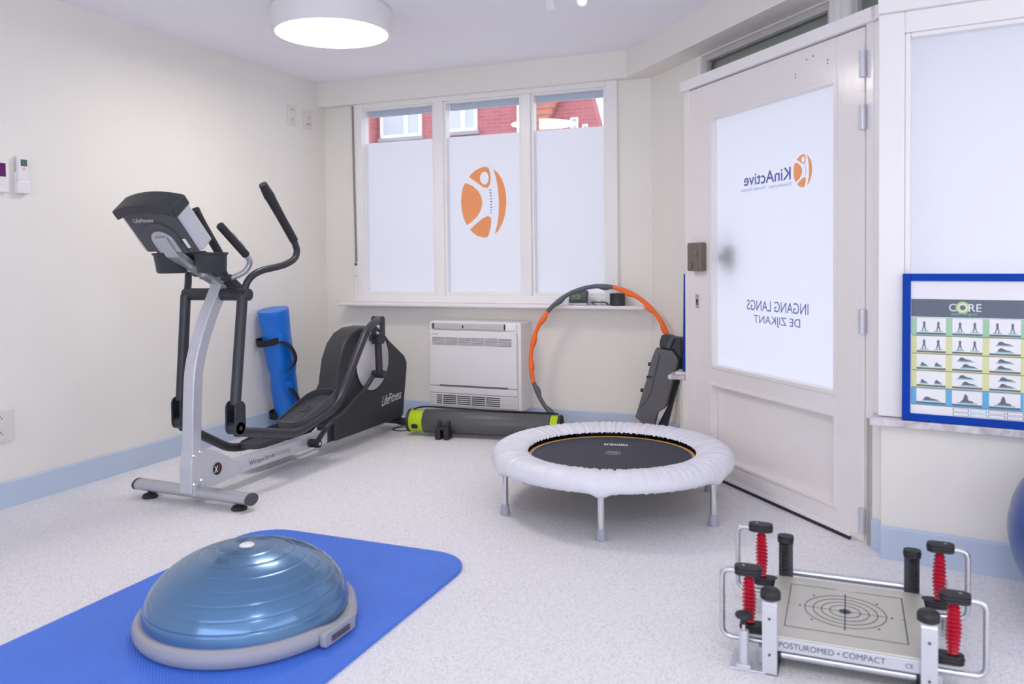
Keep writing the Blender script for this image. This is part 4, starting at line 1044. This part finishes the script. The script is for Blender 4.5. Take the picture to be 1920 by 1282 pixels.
# moving arms, pedal arms, links: right then left
def side(x, gtop, gbot, bends, br_top, br_bot, armpts, pedc, pedrot, name_first):
    # hand lever
    xt = 0.162 if x > 0 else -0.180
    b = nb(); tube(b, catmull([gbot]+bends+[e(xt, 0.175, 0.95)], 8), 0.0165, 16); arm = build('hand_lever', b, M['char'], el, auto=60)
    d = (Vector(gtop)-Vector(gbot)).normalized()
    b = nb(); tube(b, [Vector(gbot)-d*0.02+d*t for t in (0, 0.04, 0.15, 0.22, 0.26, 0.275, (Vector(gtop)-Vector(gbot)).length+0.02)], 0.022, 18, rf=lambda t: [0.0205, 0.021, 0.021, 0.0225, 0.024, 0.026, 0.020][min(6, int(round(t*6)))])
    build('grip', b, M['grip'], arm, auto=60)
    b = nb(); cyl(b, e(xt, 0.165, 0.94), br_top, 0.0245, seg=20); build('lower_arm', b, M['char'], el, auto=40)
    # clevis
    b = nb(); t_, bo_ = Vector(br_top), Vector(br_bot)
    for sx_ in (-0.030, 0.022):
        dz = (t_-bo_).normalized(); sy = dz.cross(XA); L = (t_-bo_).length
        prof_ = rrect(-0.034, 0.034, -0.03, L+0.018, 0.032, 6)
        prism(b, prof_, bo_, sy, dz, XA, sx_, sx_+0.008)
    cyl(b, bo_-XA*0.03, bo_+XA*0.03, 0.030, seg=24); obox(b, bo_, XA, sy, dz, (-0.03, 0.026, 0.0), (0.03, 0.034, L-0.02))
    cyl(b, bo_-XA*0.034, bo_+XA*0.034, 0.010, seg=12)
    build('clevis', b, M['char'], el, auto=40, bevel=0.002)
    b = nb(); tube(b, rounded(armpts, 0.10, 10), 0.0225, 18); build('pedal_arm', b, M['char'], el, auto=60)
side(0.195, e(0.2, 0.275, 1.462), e(0.2, 0.489, 1.215), [e(0.2, 0.512, 1.180), e(0.2, 0.523, 1.145), e(0.2, 0.500, 1.108), e(0.2, 0.431, 1.082), e(0.2, 0.35, 1.068), e(0.195, 0.265, 1.055), e(0.185, 0.215, 1.035), e(0.172, 0.185, 1.0)],
     e(0.19, 0.070, 0.450), e(0.19, 0.068, 0.345), [e(0.19, 0.075, 0.325), e(0.2, 0.489, 0.236), e(0.2, 0.60, 0.256), e(0.2, 0.860, 0.315), e(0.195, 1.01, 0.51), e(0.19, 1.16, 0.690), e(0.175, 1.27, 0.732), e(0.155, 1.37, 0.735)], None, None, True)
side(-0.185, e(-0.19, 0.295, 1.285), e(-0.19, 0.400, 1.150), [e(-0.19, 0.415, 1.125), e(-0.19, 0.40, 1.098), e(-0.19, 0.34, 1.085), e(-0.19, 0.27, 1.085), e(-0.19, 0.218, 1.075), e(-0.188, 0.195, 1.04), e(-0.185, 0.188, 1.0)],
     e(-0.185, 0.125, 0.440), e(-0.185, 0.125, 0.335), [e(-0.185, 0.13, 0.315), e(-0.2, 0.46, 0.135), e(-0.2, 0.60, 0.115), e(-0.2, 0.95, 0.13), e(-0.2, 1.16, 0.21), e(-0.2, 1.31, 0.395), e(-0.19, 1.48, 0.42), e(-0.16, 1.56, 0.415)], None, None, False)
# pedals
def pedal(c, tilt, xw):
    fwd = Vector((0, math.cos(tilt), math.sin(tilt))); upn = Vector((0, -math.sin(tilt), math.cos(tilt)))
    c = Vector(c); L = 0.19
    out = []
    for k in range(40):
        a = 2*PI*k/40; ca, sa = math.cos(a), math.sin(a)
        u = xw*math.copysign(abs(ca)**0.55, ca); v = L*math.copysign(abs(sa)**0.55, sa)
        out.append((u, v))
    b = nb(); prism(b, out, c, XA, fwd, upn, -0.018, 0.0)
    pd = build('pedal', b, M['dplas'], el, bevel=0.003)
    b = nb(); n = len(out)
    for i in range(n):
        (u0, v0), (u1, v1) = out[i], out[(i+1) % n]
        def hh(v, u): return 0.010+0.026*min(1, max(0, (v+L*0.55)/(L*1.1)))
        P_ = [c+XA*u0+fwd*v0, c+XA*u1+fwd*v1]; Q_ = [c+XA*u0*1.05+fwd*v0*1.03, c+XA*u1*1.05+fwd*v1*1.03]
        h0, h1 = hh(v0, u0), hh(v1, u1)
        vs = [b.verts.new(x_) for x_ in (P_[0]-upn*0.018, P_[1]-upn*0.018, P_[1]+upn*h1, P_[0]+upn*h0, Q_[0]-upn*0.018, Q_[1]-upn*0.018, Q_[1]+upn*h1, Q_[0]+upn*h0)]
        for q in ((0, 3, 2, 1), (4, 5, 6, 7), (3, 7, 6, 2), (0, 1, 5, 4)): b.faces.new([vs[j] for j in q])
    bmesh.ops.remove_doubles(b, verts=b.verts, dist=0.0004)
    build('pedal_rim', b, M['dplas'], pd, auto=40)
    b = nb()
    for k in range(7):
        u = -xw*0.72+k*xw*0.24; obox(b, c, XA, fwd, upn, (u-0.002, -L*0.8, 0.0), (u+0.002, L*0.8, 0.0015))
    obox(b, c, XA, fwd, upn, (-0.03, -0.04, 0.0), (0.03, -0.036, 0.003)); lathe(b, [(0.016, 0), (0.02, 0), (0.02, 0.003), (0.016, 0.003)], c+fwd*0.01, upn, 20, closed=True)
    build('tread', b, M['shroud'], pd)
    return pd
pedal(e(0.125, 0.690, 0.318), 0.235, 0.078)
pedal(e(-0.125, 0.70, 0.150), 0.03, 0.078)
for sx_, y_, z_ in ((1, 0.69, 0.285), (-1, 0.70, 0.13)):
    b = nb(); box(b, E.x+min(sx_*0.08, sx_*0.205), E.x+max(sx_*0.08, sx_*0.205), E.y+y_-0.05, E.y+y_+0.05, z_-0.018, z_+0.012); build('pedal_bracket', b, M['char'], el, bevel=0.004)
# crank assembly, right
b = nb(); cyl(b, e(0.068, 1.40, 0.628), e(0.165, 1.345, 0.630), 0.023, seg=24); cyl(b, e(0.165, 1.345, 0.630), e(0.185, 1.333, 0.630), 0.029, seg=24); build('crank_pin', b, M['char'], el, auto=40, bevel=0.003)
b = nb()
for xx in (0.118, 0.178): prism(b, rrect(-0.024, 0.024, -0.125, 0.024, 0.022, 6), e(xx, 1.355, 0.738), YA, ZA, XA, -0.005, 0.005)
cyl(b, e(0.113, 1.355, 0.738), e(0.185, 1.355, 0.738), 0.022, seg=20); cyl(b, e(0.184, 1.355, 0.738), e(0.188, 1.355, 0.738), 0.010, seg=12)
obox(b, e(0, 0, 0), XA, YA, ZA, (0.12, 1.325, 0.595), (0.178, 1.375, 0.625))
build('crank_yoke', b, M['char'], el, auto=40, bevel=0.003)
b = nb(); tube(b, [e(0.150, 1.35, 0.61), e(0.150, 1.358, 0.42)], 0.022, 20); cyl(b, e(0.105, 1.36, 0.412), e(0.188, 1.36, 0.412), 0.024, seg=24); build('drop_arm', b, M['char'], el, auto=40)
b = nb(); tube(b, rounded([e(0.115, 1.355, 0.410), e(0.10, 1.30, 0.345), e(0.09, 1.05, 0.225), e(0.085, 0.93, 0.190), e(0.075, 0.83, 0.108)], 0.09, 8), 0.0135, 14, sx=1.15); build('link_bar', b, M['char'], el, auto=60)
b = nb(); cyl(b, e(0.036, 0.822, 0.103), e(0.100, 0.822, 0.103), 0.023, seg=24); rp = build('rail_pivot', b, M['black'], el, auto=40, bevel=0.003)
b = nb(); cyl(b, e(0.100, 0.822, 0.103), e(0.102, 0.822, 0.103), 0.010, seg=6); build('bolt', b, M['chrome'], rp)
# left crank
b = nb(); cyl(b, e(-0.068, 1.50, 0.36), e(-0.165, 1.50, 0.36), 0.023, seg=24); cyl(b, e(-0.150, 1.56, 0.415), e(-0.150, 1.50, 0.34), 0.022, seg=16); build('crank_pin', b, M['char'], el, auto=40)
b = nb(); tube(b, rounded([e(-0.115, 1.50, 0.34), e(-0.10, 1.30, 0.25), e(-0.08, 0.95, 0.12), e(-0.075, 0.83, 0.105)], 0.09, 8), 0.0135, 14); build('link_bar', b, M['char'], el, auto=60)
b = nb(); cyl(b, e(-0.036, 0.822, 0.103), e(-0.100, 0.822, 0.103), 0.023, seg=24); build('rail_pivot', b, M['black'], el, auto=40)
# console
cu_ = Vector((0, -0.66, 0.7513)); cnn = Vector((0, 0.7513, 0.66)); K0 = e(0, -0.085, 1.142)      # bottom centre of the back face
mn = nb()
def cp(u, v, t): return K0+XA*u+cu_*v+cnn*t
outline = []
for k in range(11): u = -1+2*k/10; outline.append((0.172*u*-1, 0.262-0.022*u*u+0.006))
hl = [(-0.142, 0.0), (0.142, 0.0), (0.172, 0.245)]+outline[1:-1]+[(-0.172, 0.245)]
hl = [(-0.152, 0.0), (0.152, 0.0)]+[(0.152*(1-2*k/10), 0.240+0.026*(1-(1-2*k/10)**2)) for k in range(11)]
prism(mn, hl, K0, XA, cu_, cnn, 0.0, 0.070); cs = build('console_housing', mn, M['dplas'], el, bevel=0.010, seg=3)
b = nb(); top = [(0.168*(1-2*k/10), 0.248+0.026*(1-(1-2*k/10)**2)) for k in range(11)]; bot = [(-0.168*(1-2*k/10), 0.198+0.030*(1-(1-2*k/10)**2)) for k in range(11)]
prism(b, top+bot, K0, XA, cu_, cnn, -0.018, 0.088); build('hood', b, M['shroud'], cs, bevel=0.008, seg=3)
for s_ in (1, -1):
    b = nb(); prism(b, [(s_*0.140, 0.002), (s_*0.140, 0.225), (s_*0.162, 0.225), (s_*0.166, 0.002)], K0, XA, cu_, cnn, 0.004, 0.084); build('side_trim', b, M['silv2'], cs, bevel=0.008, seg=3)
b = nb(); prism(b, [(0.13, 0.01), (0.135, 0.235), (-0.135, 0.235), (-0.13, 0.01)], K0, XA, cu_, cnn, 0.070, 0.074); build('screen', b, M['black'], cs)
b = nb(); arch = [(-0.092, 0.0), (0.092, 0.0)]+[(0.092*math.cos(PI*k/14), 0.085+0.085*math.sin(PI*k/14)) for k in range(15)]
prism(b, arch, K0, XA, cu_, cnn, -0.006, 0.002); build('back_bulge', b, M['dplas'], cs, bevel=0.005)
b = nb(); arch = [(-0.062, 0.008), (0.062, 0.008)]+[(0.062*math.cos(PI*k/14), 0.065+0.062*math.sin(PI*k/14)) for k in range(15)]
prism(b, arch, K0, XA, cu_, cnn, -0.012, 0.0); mp_ = build('mounting_plate', b, M['silver'], el, bevel=0.003)
b = nb(); obox(b, K0, XA, cu_, cnn, (-0.035, -0.012, -0.022), (0.035, 0.10, -0.008)); build('plate_rib', b, M['silver'], mp_, bevel=0.008)
label_text('lettering', 'LifeFitness', cp(-0.095, 0.176, -0.0065), XA, cu_, 0.115, 0.022, M['lgrey'], cs, nrm=(0, 0, 0), shear=0.35, bold=0.01)
b = nb(); obox(b, K0, XA, cu_, cnn, (0.100, 0.025, -0.001), (0.118, 0.075, 0.002)); build('rating_sticker', b, M['wprint'], cs)
b = nb()
for u, v in ((-0.135, 0.220), (0.0, 0.238), (0.135, 0.220), (-0.13, 0.012), (0.13, 0.012)):
    b = nb(); cyl(b, cp(u, v, -0.0195 if v > 0.1 else -0.001), cp(u, v, -0.017 if v > 0.1 else 0.001), 0.004, seg=10); build('screw', b, M['black'], cs)
# neck from the post to the console
b = nb(); nk0, nk1 = e(0, 0.19, 0.995), K0-cnn*0.012+cu_*0.0
dk_ = (nk1-nk0).normalized(); nk = XA.cross(dk_)
obox(b, nk0, XA, dk_, nk, (-0.036, -0.02, -0.018), (0.036, (nk1-nk0).length, 0.012)); build('console_neck', b, M['silver'], el, bevel=0.005)
b = nb()
for t_ in (0.35, 0.62):
    b = nb(); p = nk0+dk_*(nk1-nk0).length*t_; s3 = nk if nk.z < 0 else -nk; cyl(b, p+s3*0.012, p+s3*0.026, 0.010, seg=6); build('bolt', b, M['chrome'], el)
# cup holders
for cx_, cy_, cz_ in ((0.100, 0.040, 1.048), (-0.092, -0.005, 1.048)):
    b = nb(); lathe(b, [(0.0, 0.0), (0.058, 0.0), (0.064, 0.006), (0.071, 0.080), (0.078, 0.086), (0.078, 0.093), (0.067, 0.093), (0.060, 0.02), (0.0, 0.02)], e(cx_, cy_, cz_), (0, -0.10, 1), 40); build('cup_holder', b, M['shroud'], el, auto=40)
b = nb(); obox(b, e(0, 0.06, 1.09), XA, Vector((0, 0.814, -0.581)).normalized(), Vector((0, 0.581, 0.814)), (-0.10, -0.08, -0.01), (0.10, 0.10, 0.02)); build('accessory_tray', b, M['shroud'], el, bevel=0.01)
b = nb(); obox(b, e(0, 0.20, 0.985), XA, Vector((0, 0.814, -0.581)).normalized(), Vector((0, 0.581, 0.814)), (0.022, -0.05, 0.0), (0.085, 0.05, 0.035)); build('side_bracket', b, M['shroud'], el, bevel=0.006)
# fixed handlebars
for s_, dx in ((1, 0.0), (-1, 0.0)):
    P_ = [e(s_*0.02, 0.175, 1.010), e(s_*0.075, 0.19, 1.022), e(s_*0.125, 0.225, 1.050), e(s_*0.148, 0.235, 1.095), e(s_*0.150, 0.205, 1.135)]
    b = nb(); tube(b, catmull(P_, 8), 0.0135, 16); hb_ = build('fixed_handlebar', b, M['silver'], el, auto=60)
    p0, p1 = e(s_*0.150, 0.210, 1.128), e(s_*0.150, 0.040, 1.262)
    b = nb(); cyl(b, p0, p1, 0.0185, seg=20); build('grip', b, M['grip'], hb_, auto=40, bevel=0.003)
    dd = (p1-p0).normalized(); nn = XA.cross(dd); nn = nn if nn.z > 0 else -nn
    b = nb(); obox(b, p0+dd*0.09, XA, dd, nn, (-0.010, -0.055, 0.013), (0.010, -0.005, 0.022)); obox(b, p0+dd*0.09, XA, dd, nn, (-0.010, 0.002, 0.013), (0.010, 0.048, 0.022)); build('pulse_sensor', b, M['chrome'], hb_, bevel=0.003)
# power cable behind the trainer
b = nb(); tube(b, catmull([(-2.74, 4.62, 0.02), (-2.68, 4.66, 0.006), (-2.62, 4.56, 0.005), (-2.66, 4.50, 0.005), (-2.73, 4.56, 0.005), (-2.68, 4.80, 0.005), (-2.55, 4.92, 0.005)], 8), 0.003, 8)
tag(build('power_cable', b, M['black'], None, auto=60), 'thin black cable on the floor behind the elliptical trainer', 'cable')

# ---------------------------------------------------------------- balance platform in the foreground
PB = Vector((-0.005, 2.43, 0))
bp_ = empty('balance_platform', PB, 'silver swinging balance platform with red springs and target rings in front right', 'balance trainer')
def pp_(x, y, z): return PB+Vector((x, y, z))
PX, PY0, PY1, PZ = 0.205, -0.215, 0.215, 0.100
b = nb(); box(b, PB.x-PX, PB.x+PX, PB.y+PY0, PB.y+PY1, PZ-0.006, PZ); dp = build('standing_plate', b, M['plate'], bp_, bevel=0.002)
b = nb(); box(b, PB.x-PX, PB.x+PX, PB.y+PY0, PB.y+PY0+0.006, PZ-0.040, PZ-0.006); box(b, PB.x-PX, PB.x+PX, PB.y+PY1-0.006, PB.y+PY1, PZ-0.04, PZ-0.006)
box(b, PB.x-PX, PB.x-PX+0.006, PB.y+PY0, PB.y+PY1, PZ-0.04, PZ-0.006); box(b, PB.x+PX-0.006, PB.x+PX, PB.y+PY0, PB.y+PY1, PZ-0.04, PZ-0.006)
sk = build('plate_skirt', b, M['silv2'], bp_, bevel=0.002)
ty = PB.y+PY0-0.0006
label_text('lettering', 'POSTUROMED \u2022 COMPACT', (PB.x-0.165, ty, PZ-0.029), XA, ZA, 0.255, 0.015, M['ink'], sk, nrm=(0, 0, 0))
label_text('lettering', 'CE', (PB.x+0.135, ty, PZ-0.029), XA, ZA, 0.018, 0.011, M['ink'], sk, nrm=(0, 0, 0))
# target print
b = nb(); zc = PZ+0.0004; CX, CY = PB.x-0.005, PB.y+0.005
for r_ in (0.040, 0.062, 0.084, 0.106):
    lathe(b, [(r_-0.0011, 0), (r_+0.0011, 0), (r_+0.0011, 0.0003), (r_-0.0011, 0.0003)], (CX, CY, zc), ZA, 72, closed=True)
lathe(b, [(0.0, 0), (0.016, 0), (0.016, 0.0003), (0.0, 0.0003)], (CX, CY, zc), ZA, 32)
ln = lambda x0, x1, y0, y1: box(b, CX+x0, CX+x1, CY+y0, CY+y1, zc, zc+0.0003)
ln(-0.0016, 0.0016, -0.112, 0.118); ln(-0.108, 0.108, -0.0007, 0.0007)
ln(-0.150, -0.0265, 0.150, 0.152); ln(0.0265, 0.150, 0.150, 0.152); ln(-0.150, 0.150, -0.152, -0.150); ln(-0.152, -0.150, -0.152, 0.152); ln(0.1495, 0.1525, -0.152, 0.152)
ln(-0.152, -0.145, 0.008, 0.0095); ln(0.143, 0.150, -0.001, 0.0005)
for k in range(8):
    a = 2*PI*k/8; rr_ = 0.119
    lathe(b, [(0.0, 0), (0.0035, 0), (0.0035, 0.0003), (0.0, 0.0003)], (CX+rr_*math.cos(a), CY+rr_*math.sin(a), zc), ZA, 12)
tp_ = build('target_print', b, M['ink'], dp)
b = nb(); box(b, CX-0.021, CX+0.021, CY+0.146, CY+0.157, zc, zc+0.0003); build('grey_plaque', b, M['lgrey'], dp)
# base frame: two long tubes and end plates
for y in (-0.222, 0.222):
    b = nb(); cyl(b, pp_(-0.20, 0.256 if y > 0 else -0.195, 0.045 if y < 0 else 0.100), pp_(0.20, 0.256 if y > 0 else -0.195, 0.045 if y < 0 else 0.100), 0.011, seg=20); build('cross_tube', b, M['brushed'], bp_, auto=40)
def spring(p_top, p_bot, r, m, par, turns=13, bulge=True):
    """ribbed cord: stacked discs that swell in the middle"""
    p_top, p_bot = Vector(p_top), Vector(p_bot); L = (p_top-p_bot).length; prof_ = []
    for i in range(turns):
        k = 1+(0.45*math.sin(PI*(i+0.5)/turns) if bulge else 0.1)
        z0 = L*i/turns; h = L/turns
        prof_ += [(r*0.78*k, z0), (r*1.05*k, z0+h*0.30), (r*1.22*k, z0+h*0.5), (r*1.05*k, z0+h*0.70)]
    prof_.append((r*0.8, L))
    b = nb(); lathe(b, [(0.0, 0.0)]+prof_+[(0.0, L)], p_bot, (p_top-p_bot), 28); return build('spring_element', b, m, par, auto=50)
def buffer_cap(c, wx, wy, h, par, name='rubber_buffer', rot=0.0, nring=2):
    c = Vector(c); u = Vector((math.cos(rot), math.sin(rot), 0)); v = Vector((-u.y, u.x, 0))
    b = nb()
    for k in range(nring+1):
        z0 = h*k/(nring+1); z1 = h*(k+0.8)/(nring+1); s = 1.0 if k % 2 == 0 else 1.04
        prism(b, [(a*s, q*s) for a, q in rrect(-wx, wx, -wy, wy, min(wx, wy)*0.98, 6)], c, u, v, ZA, z0, z1)
        if k < nring: prism(b, [(a*0.94, q*0.94) for a, q in rrect(-wx, wx, -wy, wy, min(wx, wy)*0.98, 6)], c, u, v, ZA, z1-0.001, z1+h*0.2/(nring+1)+0.001)
    return build(name, b, M['black'], par, bevel=0.0015)
for s_ in (-1, 1):
    for y, ztop, rot in ((-0.160, 0.232, 0), (0.185, 0.242, 0)):
        x0 = 0.247; zb = 0.078
        cap = buffer_cap(pp_(s_*(x0+0.002), y, ztop), 0.036, 0.020, 0.026, bp_)
        b = nb(); cyl(b, pp_(s_*(x0+0.014), y, ztop+0.0238), pp_(s_*(x0+0.014), y, ztop+0.0248), 0.004, seg=12); build('screw', b, M['silver'], cap)
        buffer_cap(pp_(s_*(x0-0.012), y, zb), 0.036, 0.020, 0.024, bp_)
        spring(pp_(s_*x0, y, ztop+0.002), pp_(s_*(x0-0.002), y, zb+0.022), 0.0108, M['red'], bp_)
        # outer loop tube
        b = nb(); X_ = 0.318
        tube(b, rounded([pp_(s_*(x0+0.02), y, ztop+0.010), pp_(s_*X_, y, ztop+0.008), pp_(s_*X_, y, 0.055), pp_(s_*0.195, y, 0.055)], 0.028, 8), 0.0078, 14, sx=1.2); build('loop_frame', b, M['brushed'], bp_, auto=60)
        b = nb(); box(b, PB.x+min(s_*0.195, s_*0.262), PB.x+max(s_*0.195, s_*0.262), PB.y+y-0.012, PB.y+y+0.012, 0.066, 0.078); build('buffer_bracket', b, M['silv2'], bp_, bevel=0.002)
    # rear post with black spring
    xq = s_*0.178
    b = nb(); prism(b, rrect(-0.021, 0.021, -0.004, 0.004, 0.0035), pp_(xq, 0.236, 0.0), XA, YA, ZA, 0.0, 0.205); ps = build('rear_post', b, M['dplas'], bp_)
    spring(pp_(xq+s_*0.004, 0.218, 0.203), pp_(xq+s_*0.004, 0.218, 0.100), 0.0085, M['black'], bp_, bulge=False)
    buffer_cap(pp_(xq, 0.224, 0.203), 0.024, 0.019, 0.024, bp_)
    # front upright: flat bar bent over at the top, with rubber cap
    xf = s_*0.187
    yy = -0.232
    prof_ = []
    fpts = [(yy, 0.0), (yy, 0.165), (yy+0.004, 0.180), (yy+0.016, 0.192), (yy+0.034, 0.195)]
    b = nb(); A1_ = []; 
    fine_ = [Vector((0, a, c)) for a, c in fpts]; fine_ = catmull(fine_, 5)
    Rr_ = []
    for i, p in enumerate(fine_):
        d = (fine_[min(i+1, len(fine_)-1)]-fine_[max(i-1, 0)]).normalized(); nn = XA.cross(d)
        Rr_.append([b.verts.new(PB+Vector((xf, 0, 0))+p+XA*0.0185*a+nn*0.0025*c) for a, c in ((-1, -1), (1, -1), (1, 1), (-1, 1))])
    for i in range(len(Rr_)-1):
        for k in range(4): b.faces.new((Rr_[i][k], Rr_[i][(k+1) % 4], Rr_[i+1][(k+1) % 4], Rr_[i+1][k]))
    b.faces.new(Rr_[0][::-1]); b.faces.new(Rr_[-1])
    box(b, PB.x+xf-0.0185, PB.x+xf-0.0145, PB.y+yy+0.001, PB.y+yy+0.03, 0.0, 0.16) if s_ > 0 else box(b, PB.x+xf+0.0145, PB.x+xf+0.0185, PB.y+yy+0.001, PB.y+yy+0.03, 0.0, 0.16)
    fu = build('front_upright', b, M['silv2'], bp_, bevel=0.0015, auto=40)
    b = nb()
    for z in (0.150, 0.055):
        b = nb(); cyl(b, pp_(xf, yy-0.0045, z), pp_(xf, yy-0.002, z), 0.0035, seg=12); build('screw', b, M['dplas'], fu)
    b = nb(); lathe(b, [(0.0, 0.0), (0.024, 0.0), (0.027, 0.003), (0.025, 0.006), (0.0265, 0.010), (0.026, 0.020), (0.021, 0.026), (0.0, 0.028)], pp_(xf, -0.200, 0.191), (0, -0.05, 1), 32); cp_ = build('rubber_cap', b, M['black'], fu, auto=50)
    spring(pp_(xf, -0.197, 0.190), pp_(xf, -0.197, 0.100), 0.0085, M['black'], bp_, bulge=False)
    # foot plate
    b = nb(); box(b, PB.x+min(s_*0.165, s_*0.290), PB.x+max(s_*0.165, s_*0.290), PB.y-0.235, PB.y-0.125, 0.0, 0.006); box(b, PB.x+min(s_*0.165, s_*0.290), PB.x+max(s_*0.165, s_*0.290), PB.y+0.15, PB.y+0.24, 0.0, 0.006); box(b, PB.x+min(s_*0.165, s_*0.20), PB.x+max(s_*0.165, s_*0.20), PB.y-0.235, PB.y+0.24, 0.0, 0.006)
    build('foot_plate', b, M['silv2'], bp_, bevel=0.002)
    b = nb(); cyl(b, pp_(s_*0.160, -0.19, 0.045), pp_(s_*0.175, -0.19, 0.045), 0.020, seg=20); build('rubber_stop', b, M['black'], bp_, auto=40)
    b = nb(); box(b, PB.x+s_*0.21-0.010, PB.x+s_*0.21+0.010, PB.y-0.19, PB.y+0.20, 0.006, 0.05); build('side_rail', b, M['silv2'], bp_, bevel=0.002)
# brake knob at front left
b = nb(); cyl(b, pp_(-0.253, -0.222, 0.006), pp_(-0.253, -0.222, 0.105), 0.0125, seg=20); box(b, PB.x-0.272, PB.x-0.234, PB.y-0.238, PB.y-0.206, 0.006, 0.018); bk = build('brake_post', b, M['silv2'], bp_, auto=40, bevel=0.002)
b = nb(); cyl(b, pp_(-0.253, -0.222, 0.104), pp_(-0.253, -0.222, 0.130), 0.005, seg=14); build('threaded_rod', b, M['chrome'], bk, auto=40)
b = nb(); lathe(b, [(0.0, 0.0), (0.008, 0.0), (0.009, 0.014), (0.021, 0.018), (0.0235, 0.023), (0.021, 0.028), (0.010, 0.031), (0.0, 0.032)], pp_(-0.253, -0.222, 0.122), ZA, 32); build('star_knob', b, M['black'], bk, auto=50)
b = nb(); cyl(b, pp_(0.262, 0.21, 0.006), pp_(0.262, 0.21, 0.150), 0.008, seg=16); build('brake_post', b, M['silver'], bp_, auto=40)

# ---------------------------------------------------------------- outside: paving, brick houses
S('paving', box(nb(), -16, 12, YB+0.16, 24, -0.4, -0.3), M['concrete'])
hs1 = empty('brick_house', (-7, 13, -0.3), 'red brick house with white windows seen through the top of the back window', 'house')
YH = 13.0
b = nb(); box(b, -8.03, -5.16, YH, YH+0.3, -0.3, 6.2); build('facade', b, M['brick'], hs1)
b = nb(); box(b, -11.5, -8.03, YH-0.25, YH+0.3, -0.3, 6.2); build('side_bay', b, M['brick'], hs1)
for x0, x1, z0, z1, xm in ((-7.96, -7.10, 3.31, 4.9, 0.58), (-6.75, -6.00, 3.33, 4.9, 0.58)):
    b = nb(); picture_frame(b, (0, YH, 0), XA, ZA, YA, x0, x1, z0, z1, 0.06, -0.04, 0.02); mx = x0+(x1-x0)*xm; box(b, mx, mx+0.085, YH-0.04, YH+0.02, z0+0.06, z1-0.06); hw_ = build('window', b, M['owhite'], hs1)
    b = nb(); box(b, x0+0.06, x1-0.06, YH-0.02, YH-0.01, z0+0.06, z1-0.06); build('pane', b, M['opane'], hw_)
    b = nb(); box(b, x0-0.03, x1+0.05, YH-0.09, YH, z0-0.06, z0); build('stone_sill', b, M['stone'], hw_)
b = nb(); cyl(b, (-5.205, YH-0.06, -0.3), (-5.205, YH-0.06, 6.2), 0.036, seg=16); build('downpipe', b, M['owhite'], hs1, auto=40)
hs2 = empty('gabled_house', (-4.4, 13.4, -0.3), 'pink red gabled house with an orange tiled roof beyond the back window', 'house')
b = nb(); prism(b, [(-5.16, -0.3), (-3.72, -0.3), (-3.72, 2.6), (-4.18, 4.32), (-4.45, 4.9), (-5.16, 4.4)], (0, 13.35, 0), XA, ZA, YA, 0, 0.3); build('gable_wall', b, M['brick'], hs2)
b = nb()
prism(b, [(-5.14, 3.05), (-4.92, 3.05), (-4.80, 3.40), (-4.58, 3.86), (-4.35, 4.4), (-5.14, 4.4)], (0, 13.20, 0), XA, ZA, YA, 0, 0.12)
build('tiled_roof', b, M['tile'], hs2)
b = nb()
for k in range(11):
    z = 3.12+k*0.11; xr = -4.93+max(0, (z-3.05))*0.48
    tube(b, [(-5.13+i*(xr+5.13)/14, 13.185, z+0.010*(i % 2)) for i in range(15)], 0.012, 8)
build('tile_course', b, M['stone'], hs2)
for x0, x1, z0, z1 in ((-4.41, -4.27, 2.9, 3.49), (-4.20, -4.10, 2.9, 3.36)):
    b = nb(); picture_frame(b, (0, 13.35, 0), XA, ZA, YA, x0, x1, z0, z1, 0.03, -0.03, 0.01); g_ = build('window', b, M['owhite'], hs2)
    b = nb(); box(b, x0+0.03, x1-0.03, 13.34, 13.345, z0+0.03, z1-0.03); build('pane', b, M['opane'], g_)
